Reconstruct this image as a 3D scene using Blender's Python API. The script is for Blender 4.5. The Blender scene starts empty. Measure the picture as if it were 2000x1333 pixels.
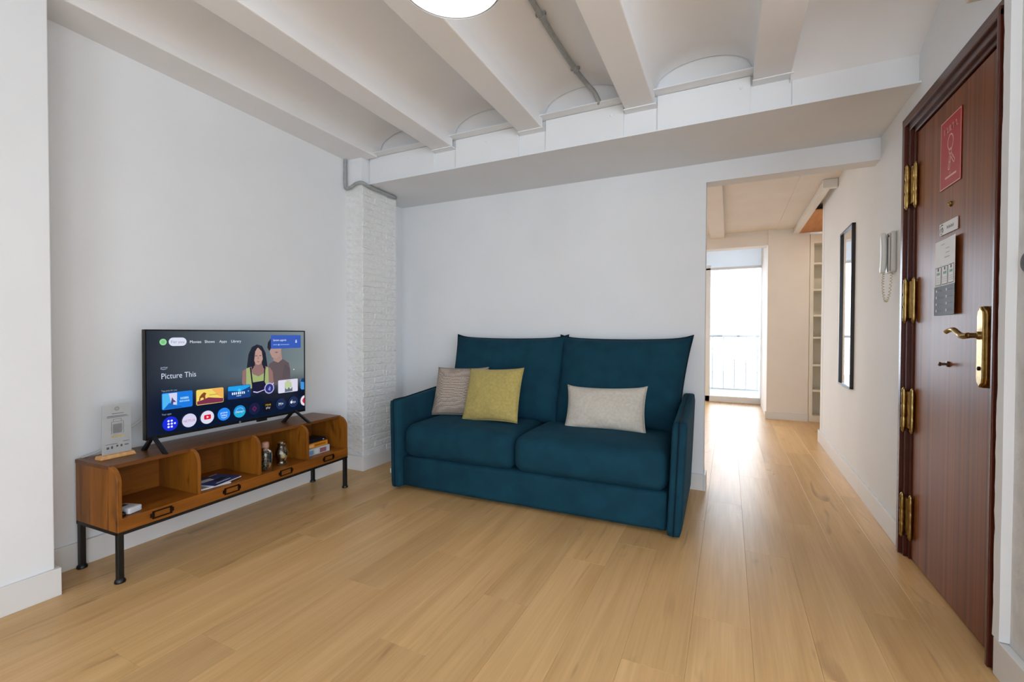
import bpy, bmesh, math, random
from mathutils import Matrix, Vector, noise
random.seed(7)
S = bpy.context.scene
COL = S.collection
PI = math.pi

# ------------------------------------------------------------------ camera
F_PX, YAW, PITCH, ROLL, CAM_H = 879.55, 0.4487, 0.0159, 0.0029, 1.05
cd = bpy.data.cameras.new('camera'); cam = bpy.data.objects.new('camera', cd); COL.objects.link(cam)
cd.sensor_width = 36.0; cd.lens = 36.0 * F_PX / 2000.0; cd.clip_start = 0.02; cd.clip_end = 200
cam.matrix_world = (Matrix.Translation((0, 0, CAM_H)) @ Matrix.Rotation(YAW, 4, 'Z')
                    @ Matrix.Rotation(PI / 2 - PITCH, 4, 'X') @ Matrix.Rotation(ROLL, 4, 'Z'))
S.camera = cam
# ------------------------------------------------------------------ world: bright overcast sky
W = bpy.data.worlds.new('sky'); S.world = W; W.use_nodes = True
bg = W.node_tree.nodes['Background']
bg.inputs[0].default_value = (0.82, 0.93, 1.05, 1); bg.inputs[1].default_value = 7.7
# portals: guide the sky light through the window openings (they give off nothing)
def portal(name, loc, rot, sx, sy):
    l = bpy.data.lights.new(name, 'AREA'); l.shape = 'RECTANGLE'; l.size = sx; l.size_y = sy
    l.cycles.is_portal = True
    o = bpy.data.objects.new(name, l); COL.objects.link(o); o.location = loc; o.rotation_euler = rot
    o['kind'] = 'helper'
portal('window_portal', (0.08, 7.86, 1.23), (-PI / 2, 0, 0), 0.9, 2.45)
portal('window_portal', (-1.12, 7.80, 1.2), (-PI / 2, 0, 0), 1.4, 2.1)
portal('window_portal', (0.3, -2.3, 1.2), (PI / 2, 0, 0), 1.4, 2.2)
portal('window_portal', (2.75, -2.3, 1.2), (PI / 2, 0, 0), 2.5, 2.2)
portal('window_portal', (4.32, -1.2, 1.2), (PI / 2, 0, PI / 2), 1.4, 2.2)
# ------------------------------------------------------------------ exposure
S.view_settings.view_transform = 'Standard'; S.view_settings.look = 'None'
S.view_settings.gamma = 1.0; S.view_settings.exposure = 0.0; S.view_settings.use_curve_mapping = False
S.cycles.use_denoising = True
S.cycles.use_adaptive_sampling = True; S.cycles.adaptive_threshold = 0.06; S.cycles.adaptive_min_samples = 16
S.cycles.max_bounces = 8; S.cycles.diffuse_bounces = 5; S.cycles.glossy_bounces = 4
S.cycles.transparent_max_bounces = 12
S.cycles.sample_clamp_indirect = 6.0; S.cycles.caustics_reflective = False; S.cycles.caustics_refractive = False

# ================================================================== materials
def lin(c):
    return c / 12.92 if c <= 0.04045 else ((c + 0.055) / 1.055) ** 2.4
def hexc(h):
    h = h.lstrip('#'); return tuple(lin(int(h[i:i + 2], 16) / 255) for i in (0, 2, 4)) + (1.0,)
class NT:
    def __init__(s, m): s.m = m; s.t = m.node_tree; s.n = s.t.nodes
    def add(s, ty, **k):
        n = s.n.new(ty)
        for a, b in k.items(): setattr(n, a, b)
        return n
    def link(s, a, b): s.t.links.new(a, b)
def mat(name, col, rough=0.6, metal=0.0, spec=0.5, coat=0.0, sheen=0.0):
    m = bpy.data.materials.new(name); m.use_nodes = True
    b = m.node_tree.nodes['Principled BSDF']
    b.inputs['Base Color'].default_value = hexc(col) if isinstance(col, str) else tuple(col) + (1,)
    b.inputs['Roughness'].default_value = rough; b.inputs['Metallic'].default_value = metal
    b.inputs['Specular IOR Level'].default_value = spec; b.inputs['Coat Weight'].default_value = coat
    b.inputs['Sheen Weight'].default_value = sheen
    return m
def add_noise(m, col2, scale=(8, 8, 8), detail=4, lo=0.35, hi=0.7, bump=0.0, bscale=None, coords='Object', dist=0.002, rough2=None):
    """mix a second colour by stretched noise and add a bump"""
    t = NT(m); b = t.n['Principled BSDF']
    tc = t.add('ShaderNodeTexCoord'); mp = t.add('ShaderNodeMapping')
    mp.inputs['Scale'].default_value = scale
    t.link(tc.outputs[coords], mp.inputs[0])
    nz = t.add('ShaderNodeTexNoise'); nz.inputs['Scale'].default_value = 1.0; nz.inputs['Detail'].default_value = detail
    t.link(mp.outputs[0], nz.inputs['Vector'])
    rp = t.add('ShaderNodeValToRGB'); rp.color_ramp.elements[0].position = lo; rp.color_ramp.elements[1].position = hi
    rp.color_ramp.elements[0].color = b.inputs['Base Color'].default_value
    rp.color_ramp.elements[1].color = hexc(col2) if isinstance(col2, str) else tuple(col2) + (1,)
    t.link(nz.outputs['Fac'], rp.inputs[0]); t.link(rp.outputs[0], b.inputs['Base Color'])
    if bump:
        n2 = nz
        if bscale:
            mp2 = t.add('ShaderNodeMapping'); mp2.inputs['Scale'].default_value = bscale
            t.link(tc.outputs[coords], mp2.inputs[0])
            n2 = t.add('ShaderNodeTexNoise'); n2.inputs['Scale'].default_value = 1.0; n2.inputs['Detail'].default_value = 5
            t.link(mp2.outputs[0], n2.inputs['Vector'])
        bp = t.add('ShaderNodeBump'); bp.inputs['Strength'].default_value = bump; bp.inputs['Distance'].default_value = dist
        t.link(n2.outputs['Fac'], bp.inputs['Height']); t.link(bp.outputs[0], b.inputs['Normal'])
    return m
def emit(name, col, strength=1.0, base='#050505'):
    m = mat(name, base, 0.25); b = m.node_tree.nodes['Principled BSDF']
    b.inputs['Emission Color'].default_value = hexc(col) if isinstance(col, str) else tuple(col) + (1,)
    b.inputs['Emission Strength'].default_value = strength
    return m
def glass_thin(name, tint='#ffffff', refl=1.0):
    m = bpy.data.materials.new(name); m.use_nodes = True; t = NT(m); t.n.clear()
    o = t.add('ShaderNodeOutputMaterial'); tr = t.add('ShaderNodeBsdfTransparent'); gl = t.add('ShaderNodeBsdfGlossy')
    tr.inputs[0].default_value = hexc(tint); gl.inputs['Roughness'].default_value = 0.02
    fr = t.add('ShaderNodeFresnel'); fr.inputs[0].default_value = 1.45
    mu = t.add('ShaderNodeMath', operation='MULTIPLY'); mu.inputs[1].default_value = refl
    mx = t.add('ShaderNodeMixShader')
    t.link(fr.outputs[0], mu.inputs[0]); t.link(mu.outputs[0], mx.inputs[0])
    t.link(tr.outputs[0], mx.inputs[1]); t.link(gl.outputs[0], mx.inputs[2]); t.link(mx.outputs[0], o.inputs[0])
    return m

M = {}
M['wall'] = add_noise(mat('white_wall_paint', '#e7e9eb', 0.75, spec=0.3), '#e4e6e8', (3, 3, 3), 3, bump=0.12, bscale=(60, 60, 60), dist=0.002)
M['wall_rough'] = add_noise(mat('rough_white_plaster', '#e0e0e0', 0.8, spec=0.3), '#cfd0d0', (14, 14, 14), 6, bump=0.7, bscale=(22, 22, 22), dist=0.01)
M['ceil'] = add_noise(mat('white_ceiling_paint', '#f0f0f1', 0.8, spec=0.3), '#ebebec', (2, 2, 2), 4, bump=0.15, bscale=(18, 18, 18), dist=0.006)
M['brick'] = add_noise(mat('white_painted_brick', '#ebebea', 0.65, spec=0.4), '#dededd', (20, 20, 20), 5, bump=1.0, bscale=(30, 30, 42), dist=0.014)
M['mortar'] = add_noise(mat('white_painted_mortar', '#e6e6e5', 0.75), '#dcdcda', (30, 30, 30), 4, bump=0.5, bscale=(45, 45, 45), dist=0.006)
M['base'] = mat('white_baseboard', '#dedddb', 0.4)
M['tinted'] = add_noise(mat('warm_light_tinted_paint', '#e9e4de', 0.75, spec=0.3), '#e5dfd8', (3, 3, 3), 3, bump=0.1, bscale=(60, 60, 60))  # warm light of the next room is put into this wall colour
M['white_lac'] = mat('white_lacquer', '#e8e8e6', 0.3)
M['shelfw'] = mat('white_melamine', '#e6e1d4', 0.45)
M['pvc'] = mat('white_pvc', '#eceef0', 0.3)
M['conduit'] = add_noise(mat('grey_plastic_conduit', '#a3a6a6', 0.5), '#929595', (30, 30, 30))
M['black'] = mat('black_plastic', '#0b0b0c', 0.35)
M['blackmetal'] = add_noise(mat('black_powder_coated_steel', '#0c0d0d', 0.45), '#151616', (40, 40, 40))
M['darkmetal'] = mat('dark_bronze_metal', '#2a1a10', 0.4, 0.7)
M['brass'] = add_noise(mat('polished_brass', '#b59a62', 0.28, 1.0), '#94794a', (40, 40, 40), bump=0.15, bscale=(90, 90, 90))
M['brassdull'] = mat('worn_steel', '#6d5a48', 0.35, 1.0)
M['mirror'] = mat('mirror_glass', '#f4f6f6', 0.015, 1.0)
M['sofa'] = add_noise(mat('teal_velour', '#123f50', 0.88, spec=0.2, sheen=0.22), '#0d3445', (9, 9, 9), 5, 0.3, 0.7, bump=0.18, bscale=(420, 420, 420), dist=0.0015)
t_ = M['sofa'].node_tree.nodes['Principled BSDF']; t_.inputs['Sheen Roughness'].default_value = 0.4; t_.inputs['Sheen Tint'].default_value = hexc('#2c5f74')
M['sofa_pipe'] = mat('teal_piping', '#061f2b', 0.8, spec=0.2)
M['yellow'] = add_noise(mat('mustard_linen', '#b5a463', 0.9, spec=0.15, sheen=0.15), '#a8975a', (60, 60, 60), 6, 0.35, 0.65, bump=0.4, bscale=(300, 300, 300), dist=0.001)
M['cloth_white'] = add_noise(mat('oatmeal_linen', '#c9c2b6', 0.9, spec=0.15, sheen=0.15), '#bdb6aa', (60, 60, 60), 6, 0.35, 0.65, bump=0.4, bscale=(300, 300, 300), dist=0.001)
M['cable'] = mat('white_cable', '#c9c7c2', 0.5)
M['beige_plastic'] = mat('beige_plastic', '#d8cfc2', 0.45)
M['cordbeige'] = mat('ivory_plastic', '#cfc6a6', 0.45)
M['ivory'] = mat('white_phone_plastic', '#d6d6d2', 0.35)
M['dgrey'] = mat('dark_grey_plastic', '#3b3640', 0.4)
M['pine'] = add_noise(mat('light_beech_wood', '#d9a871', 0.5), '#c8935a', (14, 60, 60), 5)
M['glass'] = glass_thin('clear_window_glass')
M['jarglass'] = glass_thin('jar_glass', '#dfe6e2', 2.2)
M['concrete'] = mat('balcony_concrete', '#a6a9ac', 0.8)
M['railpaint'] = mat('grey_painted_steel', '#a0a7ae', 0.5)
M['facade'] = mat('pale_facade', '#6c7681', 0.8)
M['paper'] = mat('white_paper', '#dcdcdc', 0.6)
M['ink'] = mat('grey_ink', '#55585e', 0.7)
M['inkdark'] = mat('dark_ink', '#23252a', 0.7)
M['inkwhite'] = mat('white_ink', '#e6d6d2', 0.6)
M['woodsoffit'] = add_noise(mat('orange_wood_panel', '#c98a50', 0.5), '#b97840', (30, 4, 30), 5)

def beige_weave():
    m = mat('beige_dotted_weave', '#b3a395', 0.9, spec=0.15); t = NT(m); b = t.n['Principled BSDF']
    tc = t.add('ShaderNodeTexCoord'); mp = t.add('ShaderNodeMapping'); mp.inputs['Rotation'].default_value = (0, 0, PI / 4)
    mp.inputs['Scale'].default_value = (105, 105, 105); t.link(tc.outputs['Object'], mp.inputs[0])
    ck = t.add('ShaderNodeTexChecker'); ck.inputs['Scale'].default_value = 1.0
    ck.inputs['Color1'].default_value = hexc('#bcaea2'); ck.inputs['Color2'].default_value = hexc('#8f8176')
    t.link(mp.outputs[0], ck.inputs[0]); t.link(ck.outputs[0], b.inputs['Base Color'])
    bp = t.add('ShaderNodeBump'); bp.inputs['Strength'].default_value = 0.4; bp.inputs['Distance'].default_value = 0.001
    t.link(ck.outputs['Fac'], bp.inputs['Height']); t.link(bp.outputs[0], b.inputs['Normal'])
    return m
M['beige'] = beige_weave()

def wood(name, c1, c2, c3, axis, rough, stretch=26, along=1.6, rnd=False, coat=0.0, knots=True, bump=0.05, fib=0.2, spec=0.5):
    """wood grain running along an axis: broad tone, fine fibres and a few dark knots"""
    m = mat(name, c1, rough, coat=coat, spec=spec); t = NT(m); b = t.n['Principled BSDF']
    tc = t.add('ShaderNodeTexCoord'); vec = tc.outputs['Object']
    oi = t.add('ShaderNodeObjectInfo')
    if rnd:
        mulv = t.add('ShaderNodeVectorMath', operation='SCALE'); mulv.inputs[0].default_value = (13.0, 31.0, 7.0)
        t.link(oi.outputs['Random'], mulv.inputs['Scale'])
        ad = t.add('ShaderNodeVectorMath', operation='ADD'); t.link(vec, ad.inputs[0]); t.link(mulv.outputs[0], ad.inputs[1]); vec = ad.outputs[0]
    def sc(a, f): v = [a] * 3; v[axis] = f; return v
    def nz(s, detail, dist=0.0):
        mp = t.add('ShaderNodeMapping'); mp.inputs['Scale'].default_value = s; t.link(vec, mp.inputs[0])
        n = t.add('ShaderNodeTexNoise'); n.inputs['Scale'].default_value = 1.0; n.inputs['Detail'].default_value = detail
        n.inputs['Distortion'].default_value = dist; t.link(mp.outputs[0], n.inputs['Vector']); return n
    n1 = nz(sc(stretch * 0.4, along * 0.7), 4, 0.9); n2 = nz(sc(stretch * 5, along * 3), 5, 0.3)
    r1 = t.add('ShaderNodeValToRGB'); e = r1.color_ramp.elements
    e[0].position = 0.3; e[0].color = hexc(c2); e[1].position = 0.68; e[1].color = hexc(c1)
    t.link(n1.outputs['Fac'], r1.inputs[0])
    r2 = t.add('ShaderNodeValToRGB'); e = r2.color_ramp.elements
    e[0].position = 0.32; e[0].color = (1 - fib, 1 - fib, 1 - fib, 1); e[1].position = 0.62; e[1].color = (1.03, 1.03, 1.03, 1)
    t.link(n2.outputs['Fac'], r2.inputs[0])
    mx = t.add('ShaderNodeMix', data_type='RGBA', blend_type='MULTIPLY'); mx.inputs[0].default_value = 1.0
    t.link(r1.outputs[0], mx.inputs[6]); t.link(r2.outputs[0], mx.inputs[7]); out = mx.outputs[2]
    if knots:
        n3 = nz(sc(stretch * 0.45, along * 1.7), 2, 1.6)
        r3 = t.add('ShaderNodeValToRGB'); e = r3.color_ramp.elements
        e[0].position = 0.63; e[0].color = (0, 0, 0, 1); e[1].position = 0.80; e[1].color = (0.75, 0.75, 0.75, 1)
        t.link(n3.outputs['Fac'], r3.inputs[0])
        m3 = t.add('ShaderNodeMix', data_type='RGBA'); t.link(r3.outputs[0], m3.inputs[0]); t.link(out, m3.inputs[6])
        m3.inputs[7].default_value = hexc(c3); out = m3.outputs[2]
    if rnd:
        mr = t.add('ShaderNodeMapRange'); mr.inputs['To Min'].default_value = 0.92; mr.inputs['To Max'].default_value = 1.06
        t.link(oi.outputs['Random'], mr.inputs[0])
        m4 = t.add('ShaderNodeMix', data_type='RGBA', blend_type='MULTIPLY'); m4.inputs[0].default_value = 1.0
        t.link(out, m4.inputs[6]); t.link(mr.outputs[0], m4.inputs[7]); out = m4.outputs[2]
    t.link(out, b.inputs['Base Color'])
    bp = t.add('ShaderNodeBump'); bp.inputs['Strength'].default_value = bump; bp.inputs['Distance'].default_value = 0.001
    t.link(n2.outputs['Fac'], bp.inputs['Height']); t.link(bp.outputs[0], b.inputs['Normal'])
    return m
M['oak'] = wood('oak_laminate', '#dcb47e', '#c79d67', '#8d6a46', 1, 0.32, 20, 0.9, rnd=True, fib=0.075, spec=0.25)
M['stand'] = wood('honey_brown_wood', '#9c5c18', '#77430d', '#3a1c06', 1, 0.42, 30, 2.0)
M['stand_v'] = wood('honey_brown_wood_upright', '#a2631b', '#7c480f', '#3a1c06', 2, 0.42, 30, 2.0)
M['stand_top'] = wood('dark_brown_wood_top', '#7d4c24', '#653a18', '#2c1708', 1, 0.36, 30, 2.0)
M['door'] = wood('sapele_veneer', '#904e20', '#5b2c0f', '#4a2210', 2, 0.36, 90, 0.12, knots=False, bump=0.03, fib=0.15, spec=0.22)
M['doorframe'] = wood('dark_sapele_frame', '#54261a', '#431b12', '#2b0f09', 2, 0.27, 60, 0.4, knots=False, bump=0.03, fib=0.15, spec=0.4)

# ================================================================== mesh helpers
class MB:
    def __init__(s): s.v = []; s.f = []; s.mi = []
    def add(s, vs, fs, mi=0):
        o = len(s.v); s.v += [tuple(v) for v in vs]; s.f += [tuple(i + o for i in f) for f in fs]; s.mi += [mi] * len(fs); return s
    def box(s, x0, x1, y0, y1, z0, z1, mi=0):
        vs = [(x, y, z) for z in (z0, z1) for y in (y0, y1) for x in (x0, x1)]
        return s.add(vs, [(0, 2, 3, 1), (4, 5, 7, 6), (0, 1, 5, 4), (2, 6, 7, 3), (0, 4, 6, 2), (1, 3, 7, 5)], mi)
    def hexa(s, b, t, mi=0):
        """bottom quad, top quad, counter-clockwise from above"""
        return s.add(list(b) + list(t), [(3, 2, 1, 0), (4, 5, 6, 7), (0, 1, 5, 4), (1, 2, 6, 5), (2, 3, 7, 6), (3, 0, 4, 7)], mi)
    def prism(s, poly, a0, a1, plane='xz', mi=0):
        """poly in a plane, extruded along the third axis"""
        def P(u, w, a): return {'xz': (u, a, w), 'yz': (a, u, w), 'xy': (u, w, a)}[plane]
        n = len(poly); vs = [P(u, w, a0) for u, w in poly] + [P(u, w, a1) for u, w in poly]
        fs = [tuple(range(n))[::-1], tuple(range(n, 2 * n))] + [(i, (i + 1) % n, n + (i + 1) % n, n + i) for i in range(n)]
        return s.add(vs, fs, mi)
    def tube(s, pts, r, n=8, closed=False, mi=0):
        pts = [Vector(p) for p in pts]; N = len(pts); rings = []
        up = None
        for i, p in enumerate(pts):
            if closed: d = (pts[(i + 1) % N] - pts[i - 1])
            else: d = pts[min(i + 1, N - 1)] - pts[max(i - 1, 0)]
            d.normalize()
            if up is None:
                up = Vector((0, 0, 1)) if abs(d.z) < 0.9 else Vector((1, 0, 0))
            a = d.cross(up)
            if a.length < 1e-4: a = d.cross(Vector((0, 1, 0)))
            a.normalize(); up = a.cross(d).normalized()
            rr = r[i] if isinstance(r, (list, tuple)) else r
            rings.append([p + (a * math.cos(q) + up * math.sin(q)) * rr for q in [2 * PI * k / n for k in range(n)]])
        vs = [v for R in rings for v in R]; fs = []
        for i in range(N if closed else N - 1):
            j = (i + 1) % N
            for k in range(n): fs.append((i * n + k, i * n + (k + 1) % n, j * n + (k + 1) % n, j * n + k))
        if not closed: fs += [tuple(range(n))[::-1], tuple(range((N - 1) * n, N * n))]
        return s.add(vs, fs, mi)
    def lathe(s, prof, n=24, c=(0, 0, 0), mi=0, cap=True):
        vs = []; fs = []
        for r, z in prof:
            vs += [(c[0] + r * math.cos(2 * PI * k / n), c[1] + r * math.sin(2 * PI * k / n), c[2] + z) for k in range(n)]
        for i in range(len(prof) - 1):
            for k in range(n): fs.append((i * n + k, i * n + (k + 1) % n, (i + 1) * n + (k + 1) % n, (i + 1) * n + k))
        if cap: fs += [tuple(range(n))[::-1], tuple(range((len(prof) - 1) * n, len(prof) * n))]
        return s.add(vs, fs, mi)
    def grid(s, nu, nv, fn, mi=0):
        vs = [fn(i / nu, j / nv) for j in range(nv + 1) for i in range(nu + 1)]
        fs = [(j * (nu + 1) + i, j * (nu + 1) + i + 1, (j + 1) * (nu + 1) + i + 1, (j + 1) * (nu + 1) + i) for j in range(nv) for i in range(nu)]
        return s.add(vs, fs, mi)
    def rbox(s, x0, x1, y0, y1, z0, z1, r, n=8, fn=None, mi=0):
        """box with rounded edges; fn may push points about"""
        c = Vector(((x0 + x1) / 2, (y0 + y1) / 2, (z0 + z1) / 2)); hx = Vector(((x1 - x0) / 2, (y1 - y0) / 2, (z1 - z0) / 2))
        bm = bmesh.new(); bmesh.ops.create_cube(bm, size=2.0)
        bmesh.ops.subdivide_edges(bm, edges=bm.edges[:], cuts=n, use_grid_fill=True)
        rr = min(r, hx.x, hx.y, hx.z)
        vs = []
        for v in bm.verts:
            # spread samples towards the edges
            q = Vector([math.copysign(abs(a) ** 0.6, a) * h for a, h in zip(v.co, hx)])
            inn = Vector([max(-h + rr, min(h - rr, a)) for a, h in zip(q, hx)])
            d = q - inn
            p = inn + (d.normalized() * rr if d.length > 1e-9 else d)
            p = p + c
            if fn: p = fn(p)
            vs.append(tuple(p))
        bm.verts.index_update(); fs = [tuple(v.index for v in f.verts) for f in bm.faces]; bm.free()
        return s.add(vs, fs, mi)
    def build(s, name, m, parent=None, smooth=False, bevel=0.0, seg=2, loc=None, rot=None, normals=True):
        me = bpy.data.meshes.new(name); me.from_pydata(s.v, [], s.f)
        for x in (m if isinstance(m, (list, tuple)) else [m]): me.materials.append(M[x] if isinstance(x, str) else x)
        for p, k in zip(me.polygons, s.mi): p.material_index = k
        if normals:
            bm = bmesh.new(); bm.from_mesh(me); bmesh.ops.recalc_face_normals(bm, faces=bm.faces[:]); bm.to_mesh(me); bm.free()
        if smooth:
            for p in me.polygons: p.use_smooth = True
            if smooth != 'all':
                me.set_sharp_from_angle(angle=math.radians(40))
        me.update()
        o = bpy.data.objects.new(name, me); COL.objects.link(o)
        if parent is not None: o.parent = parent
        if loc: o.location = loc
        if rot: o.rotation_euler = rot
        if bevel:
            b = o.modifiers.new('soft_edges', 'BEVEL'); b.width = bevel; b.segments = seg; b.limit_method = 'ANGLE'; b.angle_limit = math.radians(35)
        return o
def tag(o, label, cat, group=None, kind=None):
    o['label'] = label; o['category'] = cat
    if group: o['group'] = group
    if kind: o['kind'] = kind
    return o
def thing(name, label, cat, loc=(0, 0, 0), rz=0.0, group=None, kind=None):
    o = bpy.data.objects.new(name, None); COL.objects.link(o); o.location = loc; o.rotation_euler = (0, 0, rz); o.empty_display_size = 0.1
    return tag(o, label, cat, group, kind)
def lbl(o, label): o['label'] = label; return o
def text_geo(txt, size, align='LEFT'):
    """outline of a word as flat geometry in x/y"""
    c = bpy.data.curves.new('t', 'FONT'); c.body = txt; c.size = size; c.align_x = align; c.resolution_u = 3
    o = bpy.data.objects.new('t', c); COL.objects.link(o)
    dg = bpy.context.evaluated_depsgraph_get(); me = o.evaluated_get(dg).to_mesh()
    vs = [tuple(v.co) for v in me.vertices]; fs = [tuple(p.vertices) for p in me.polygons]
    o.evaluated_get(dg).to_mesh_clear(); bpy.data.objects.remove(o); bpy.data.curves.remove(c)
    return vs, fs
def arc(cx, cy, r, a0, a1, n): return [(cx + r * math.cos(a0 + (a1 - a0) * k / n), cy + r * math.sin(a0 + (a1 - a0) * k / n)) for k in range(n + 1)]
def smooth_path(pts, n=6):
    P = [Vector(p) for p in pts]; out = []
    for i in range(len(P) - 1):
        a, b = P[i], P[i + 1]; p0 = P[max(i - 1, 0)]; p3 = P[min(i + 2, len(P) - 1)]
        for k in range(n):
            t = k / n
            out.append(0.5 * ((2 * a) + (b - p0) * t + (2 * p0 - 5 * a + 4 * b - p3) * t * t + (3 * a - p0 - 3 * b + p3) * t ** 3))
    out.append(P[-1]); return out
def xl(y): return -2.6007 - 0.0291 * y           # left wall face
def xr(y): return 0.770 + 0.018 * max(0.0, y - 2.8)   # right wall face

# ================================================================== the room
YB, YW, ZS, ZL, XO = 2.637, 3.276, 2.187, 2.063, -0.145
# ---- floor with its planks
fl = MB().box(-3.0, 4.4, -2.5, 7.86, -0.06, -0.0125).build('floor', 'oak')
tag(fl, 'light oak laminate plank floor running through both rooms', 'floor', kind='structure')
PW, PL = 0.192, 1.285
def plank_mesh():
    g = 0.0002; c = 0.0005; b = MB(); x0, x1, y0, y1 = g, PW - g, g, PL - g
    lo = [(x0, y0, -0.012), (x1, y0, -0.012), (x1, y1, -0.012), (x0, y1, -0.012)]
    mid = [(x, y, -c) for x, y, z in lo]
    top = [(x0 + c, y0 + c, 0), (x1 - c, y0 + c, 0), (x1 - c, y1 - c, 0), (x0 + c, y1 - c, 0)]
    b.add(lo + mid + top, [(3, 2, 1, 0)] + [(i, (i + 1) % 4, 4 + (i + 1) % 4, 4 + i) for i in range(4)]
          + [(4 + i, 4 + (i + 1) % 4, 8 + (i + 1) % 4, 8 + i) for i in range(4)] + [(8, 9, 10, 11)])
    return b
p0 = plank_mesh().build('plank', 'oak', fl); first = True
for ci in range(25):
    x = -2.80 + ci * PW
    off = [0.0, 0.43, 0.86, 0.21, 0.64, 1.07][ci % 6] + random.uniform(-0.06, 0.06)
    for k in range(-2, 8):
        y = k * PL + off - 0.3
        if y > 7.70 or y + PL < -0.4: continue
        if x > 0.95 and y + PL < 5.2: continue
        if x + PW < -0.75 and y > 3.35: continue
        if y + PL > 7.84:
            continue
        o = p0 if first else p0.copy()
        if not first: COL.objects.link(o)
        first = False; o.location = (x, y, 0)
# last short row up to the balcony door is cut from the same boards
for ci in range(25):
    x = -2.80 + ci * PW
    if x + PW < -0.75 or x > 0.95: continue
    ys = [o.location.y for o in fl.children if abs(o.location.x - x) < 0.01]
    y = max(ys) + PL; ln = 7.84 - y
    if ln > 0.02:
        o = p0.copy(); COL.objects.link(o); o.location = (x, y, 0); o.scale = (1, ln / PL, 1)

# ---- left wall (runs at a slight angle) and the thicker pier in front of it
w = MB(); w.hexa([(-3.0, 0.6, -0.05), (xl(0.6), 0.6, -0.05), (xl(YW + .2), YW + .2, -0.05), (-3.0, YW + .2, -0.05)],
                 [(-3.0, 0.6, 2.8), (xl(0.6), 0.6, 2.8), (xl(YW + .2), YW + .2, 2.8), (-3.0, YW + .2, 2.8)])
tag(w.build('wall_left', 'wall'), 'long white painted wall behind the television stand', 'wall', kind='structure')
tag(MB().box(-3.0, -2.412, -2.4, 0.815, -0.05, 2.8).build('wall_pier', 'wall', bevel=0.004), 'white wall pier jutting out beside the television stand', 'wall', kind='structure')
# ---- back wall with the opening to the next room
w = MB().box(-3.0, XO, YW, YW + 0.12, -0.05, 2.8).box(XO, 1.3, YW, YW + 0.12, ZL, 2.8)
tag(w.build('wall_back', 'wall'), 'white wall behind the teal sofa with the open passage', 'wall', kind='structure')
# ---- right wall: thick, door recess, runs on into the passage; crack line and lighter end return
w = MB()
def wr(y0, y1, z0=-0.05, z1=2.8, dx=0.0): 
    w.hexa([(xr(y0) + dx, y0, z0), (1.3, y0, z0), (1.3, y1, z0), (xr(y1) + dx, y1, z0)],
           [(xr(y0) + dx, y0, z1), (1.3, y0, z1), (1.3, y1, z1), (xr(y1) + dx, y1, z1)])
wr(2.74, 2.8); wr(2.8, 5.17); wr(1.95, 2.74, 2.02)
wr(1.95, 2.74, -0.05, 2.03, 0.06)
tag(w.build('wall_right', 'wall'), 'white wall carrying the entrance door, intercom and mirror', 'wall', kind='structure')
w = MB().hexa([(0.811, 5.176, -0.05), (1.3, 5.176, -0.05), (1.3, 5.30, -0.05), (0.815, 5.30, -0.05)],
              [(0.811, 5.176, 2.8), (1.3, 5.176, 2.8), (1.3, 5.30, 2.8), (0.815, 5.30, 2.8)])
tag(w.build('wall_right_end', 'wall', bevel=0.004), 'narrow white end piece of the passage wall past the mirror', 'wall', kind='structure')
tag(MB().box(0.772, 1.3, 1.45, 1.95, -0.05, 2.8).build('wall_right_near', 'wall_rough'), 'rough white plaster wall on the handle side of the door', 'wall', kind='structure')
# smooth repaired plaster band lapping unevenly over the door casing
def plaster_band():
    b = MB(); N = 90; L = []; R = []
    for i in range(N + 1):
        z = 0.118 + (2.44 - 0.118) * i / N
        j = 0.006 * noise.noise(Vector((z * 6.0, 3.1, 0))) + 0.004 * noise.noise(Vector((z * 21.0, 9.1, 0)))
        L.append((1.900 + j, z)); R.append((1.862 + 0.004 * noise.noise(Vector((z * 4, 1.7, 0))), z))
    poly = L + R[::-1]
    vs = [(0.7475, u, z) for u, z in poly] + [(0.774, u, z) for u, z in poly]; n = len(poly)
    fs = [(i, i + 1, n - 2 - i, n - 1 - i) for i in range(N)] + [(i, (i + 1) % n, n + (i + 1) % n, n + i) for i in range(n)]
    b.add(vs, fs); return b
tag(plaster_band().build('trim_1', 'wall'), 'wavy white plaster strip lapping over the door casing', 'trim', kind='structure')
# ---- rear of the room, behind the photographer: two unseen windows added to give the daylight
w = MB().box(-3.0, -0.4, -2.4, -2.2, -0.05, 2.8).box(1.0, 1.5, -2.4, -2.2, -0.05, 2.8).box(4.0, 4.4, -2.4, -2.2, -0.05, 2.8)
for a, b_ in ((-0.4, 1.0), (1.5, 4.0)): w.box(a, b_, -2.4, -2.2, 2.3, 2.8).box(a, b_, -2.4, -2.2, -0.05, 0.1)
tag(w.build('wall_rear', 'wall'), 'white wall with two large added windows facing the sofa', 'wall', kind='structure')
w = MB().box(4.25, 4.4, -2.4, -1.9, -0.05, 2.8).box(4.25, 4.4, -0.5, 1.6, -0.05, 2.8).box(4.25, 4.4, -1.9, -0.5, 2.3, 2.8).box(4.25, 4.4, -1.9, -0.5, -0.05, 0.1)
tag(w.build('wall_side', 'wall'), 'white side wall with one tall added window', 'wall', kind='structure')
tag(MB().box(1.3, 4.4, 1.45, 1.6, -0.05, 2.8).build('wall_return', 'wall'), 'white return wall between door wall and side wall', 'wall', kind='structure')
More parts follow.
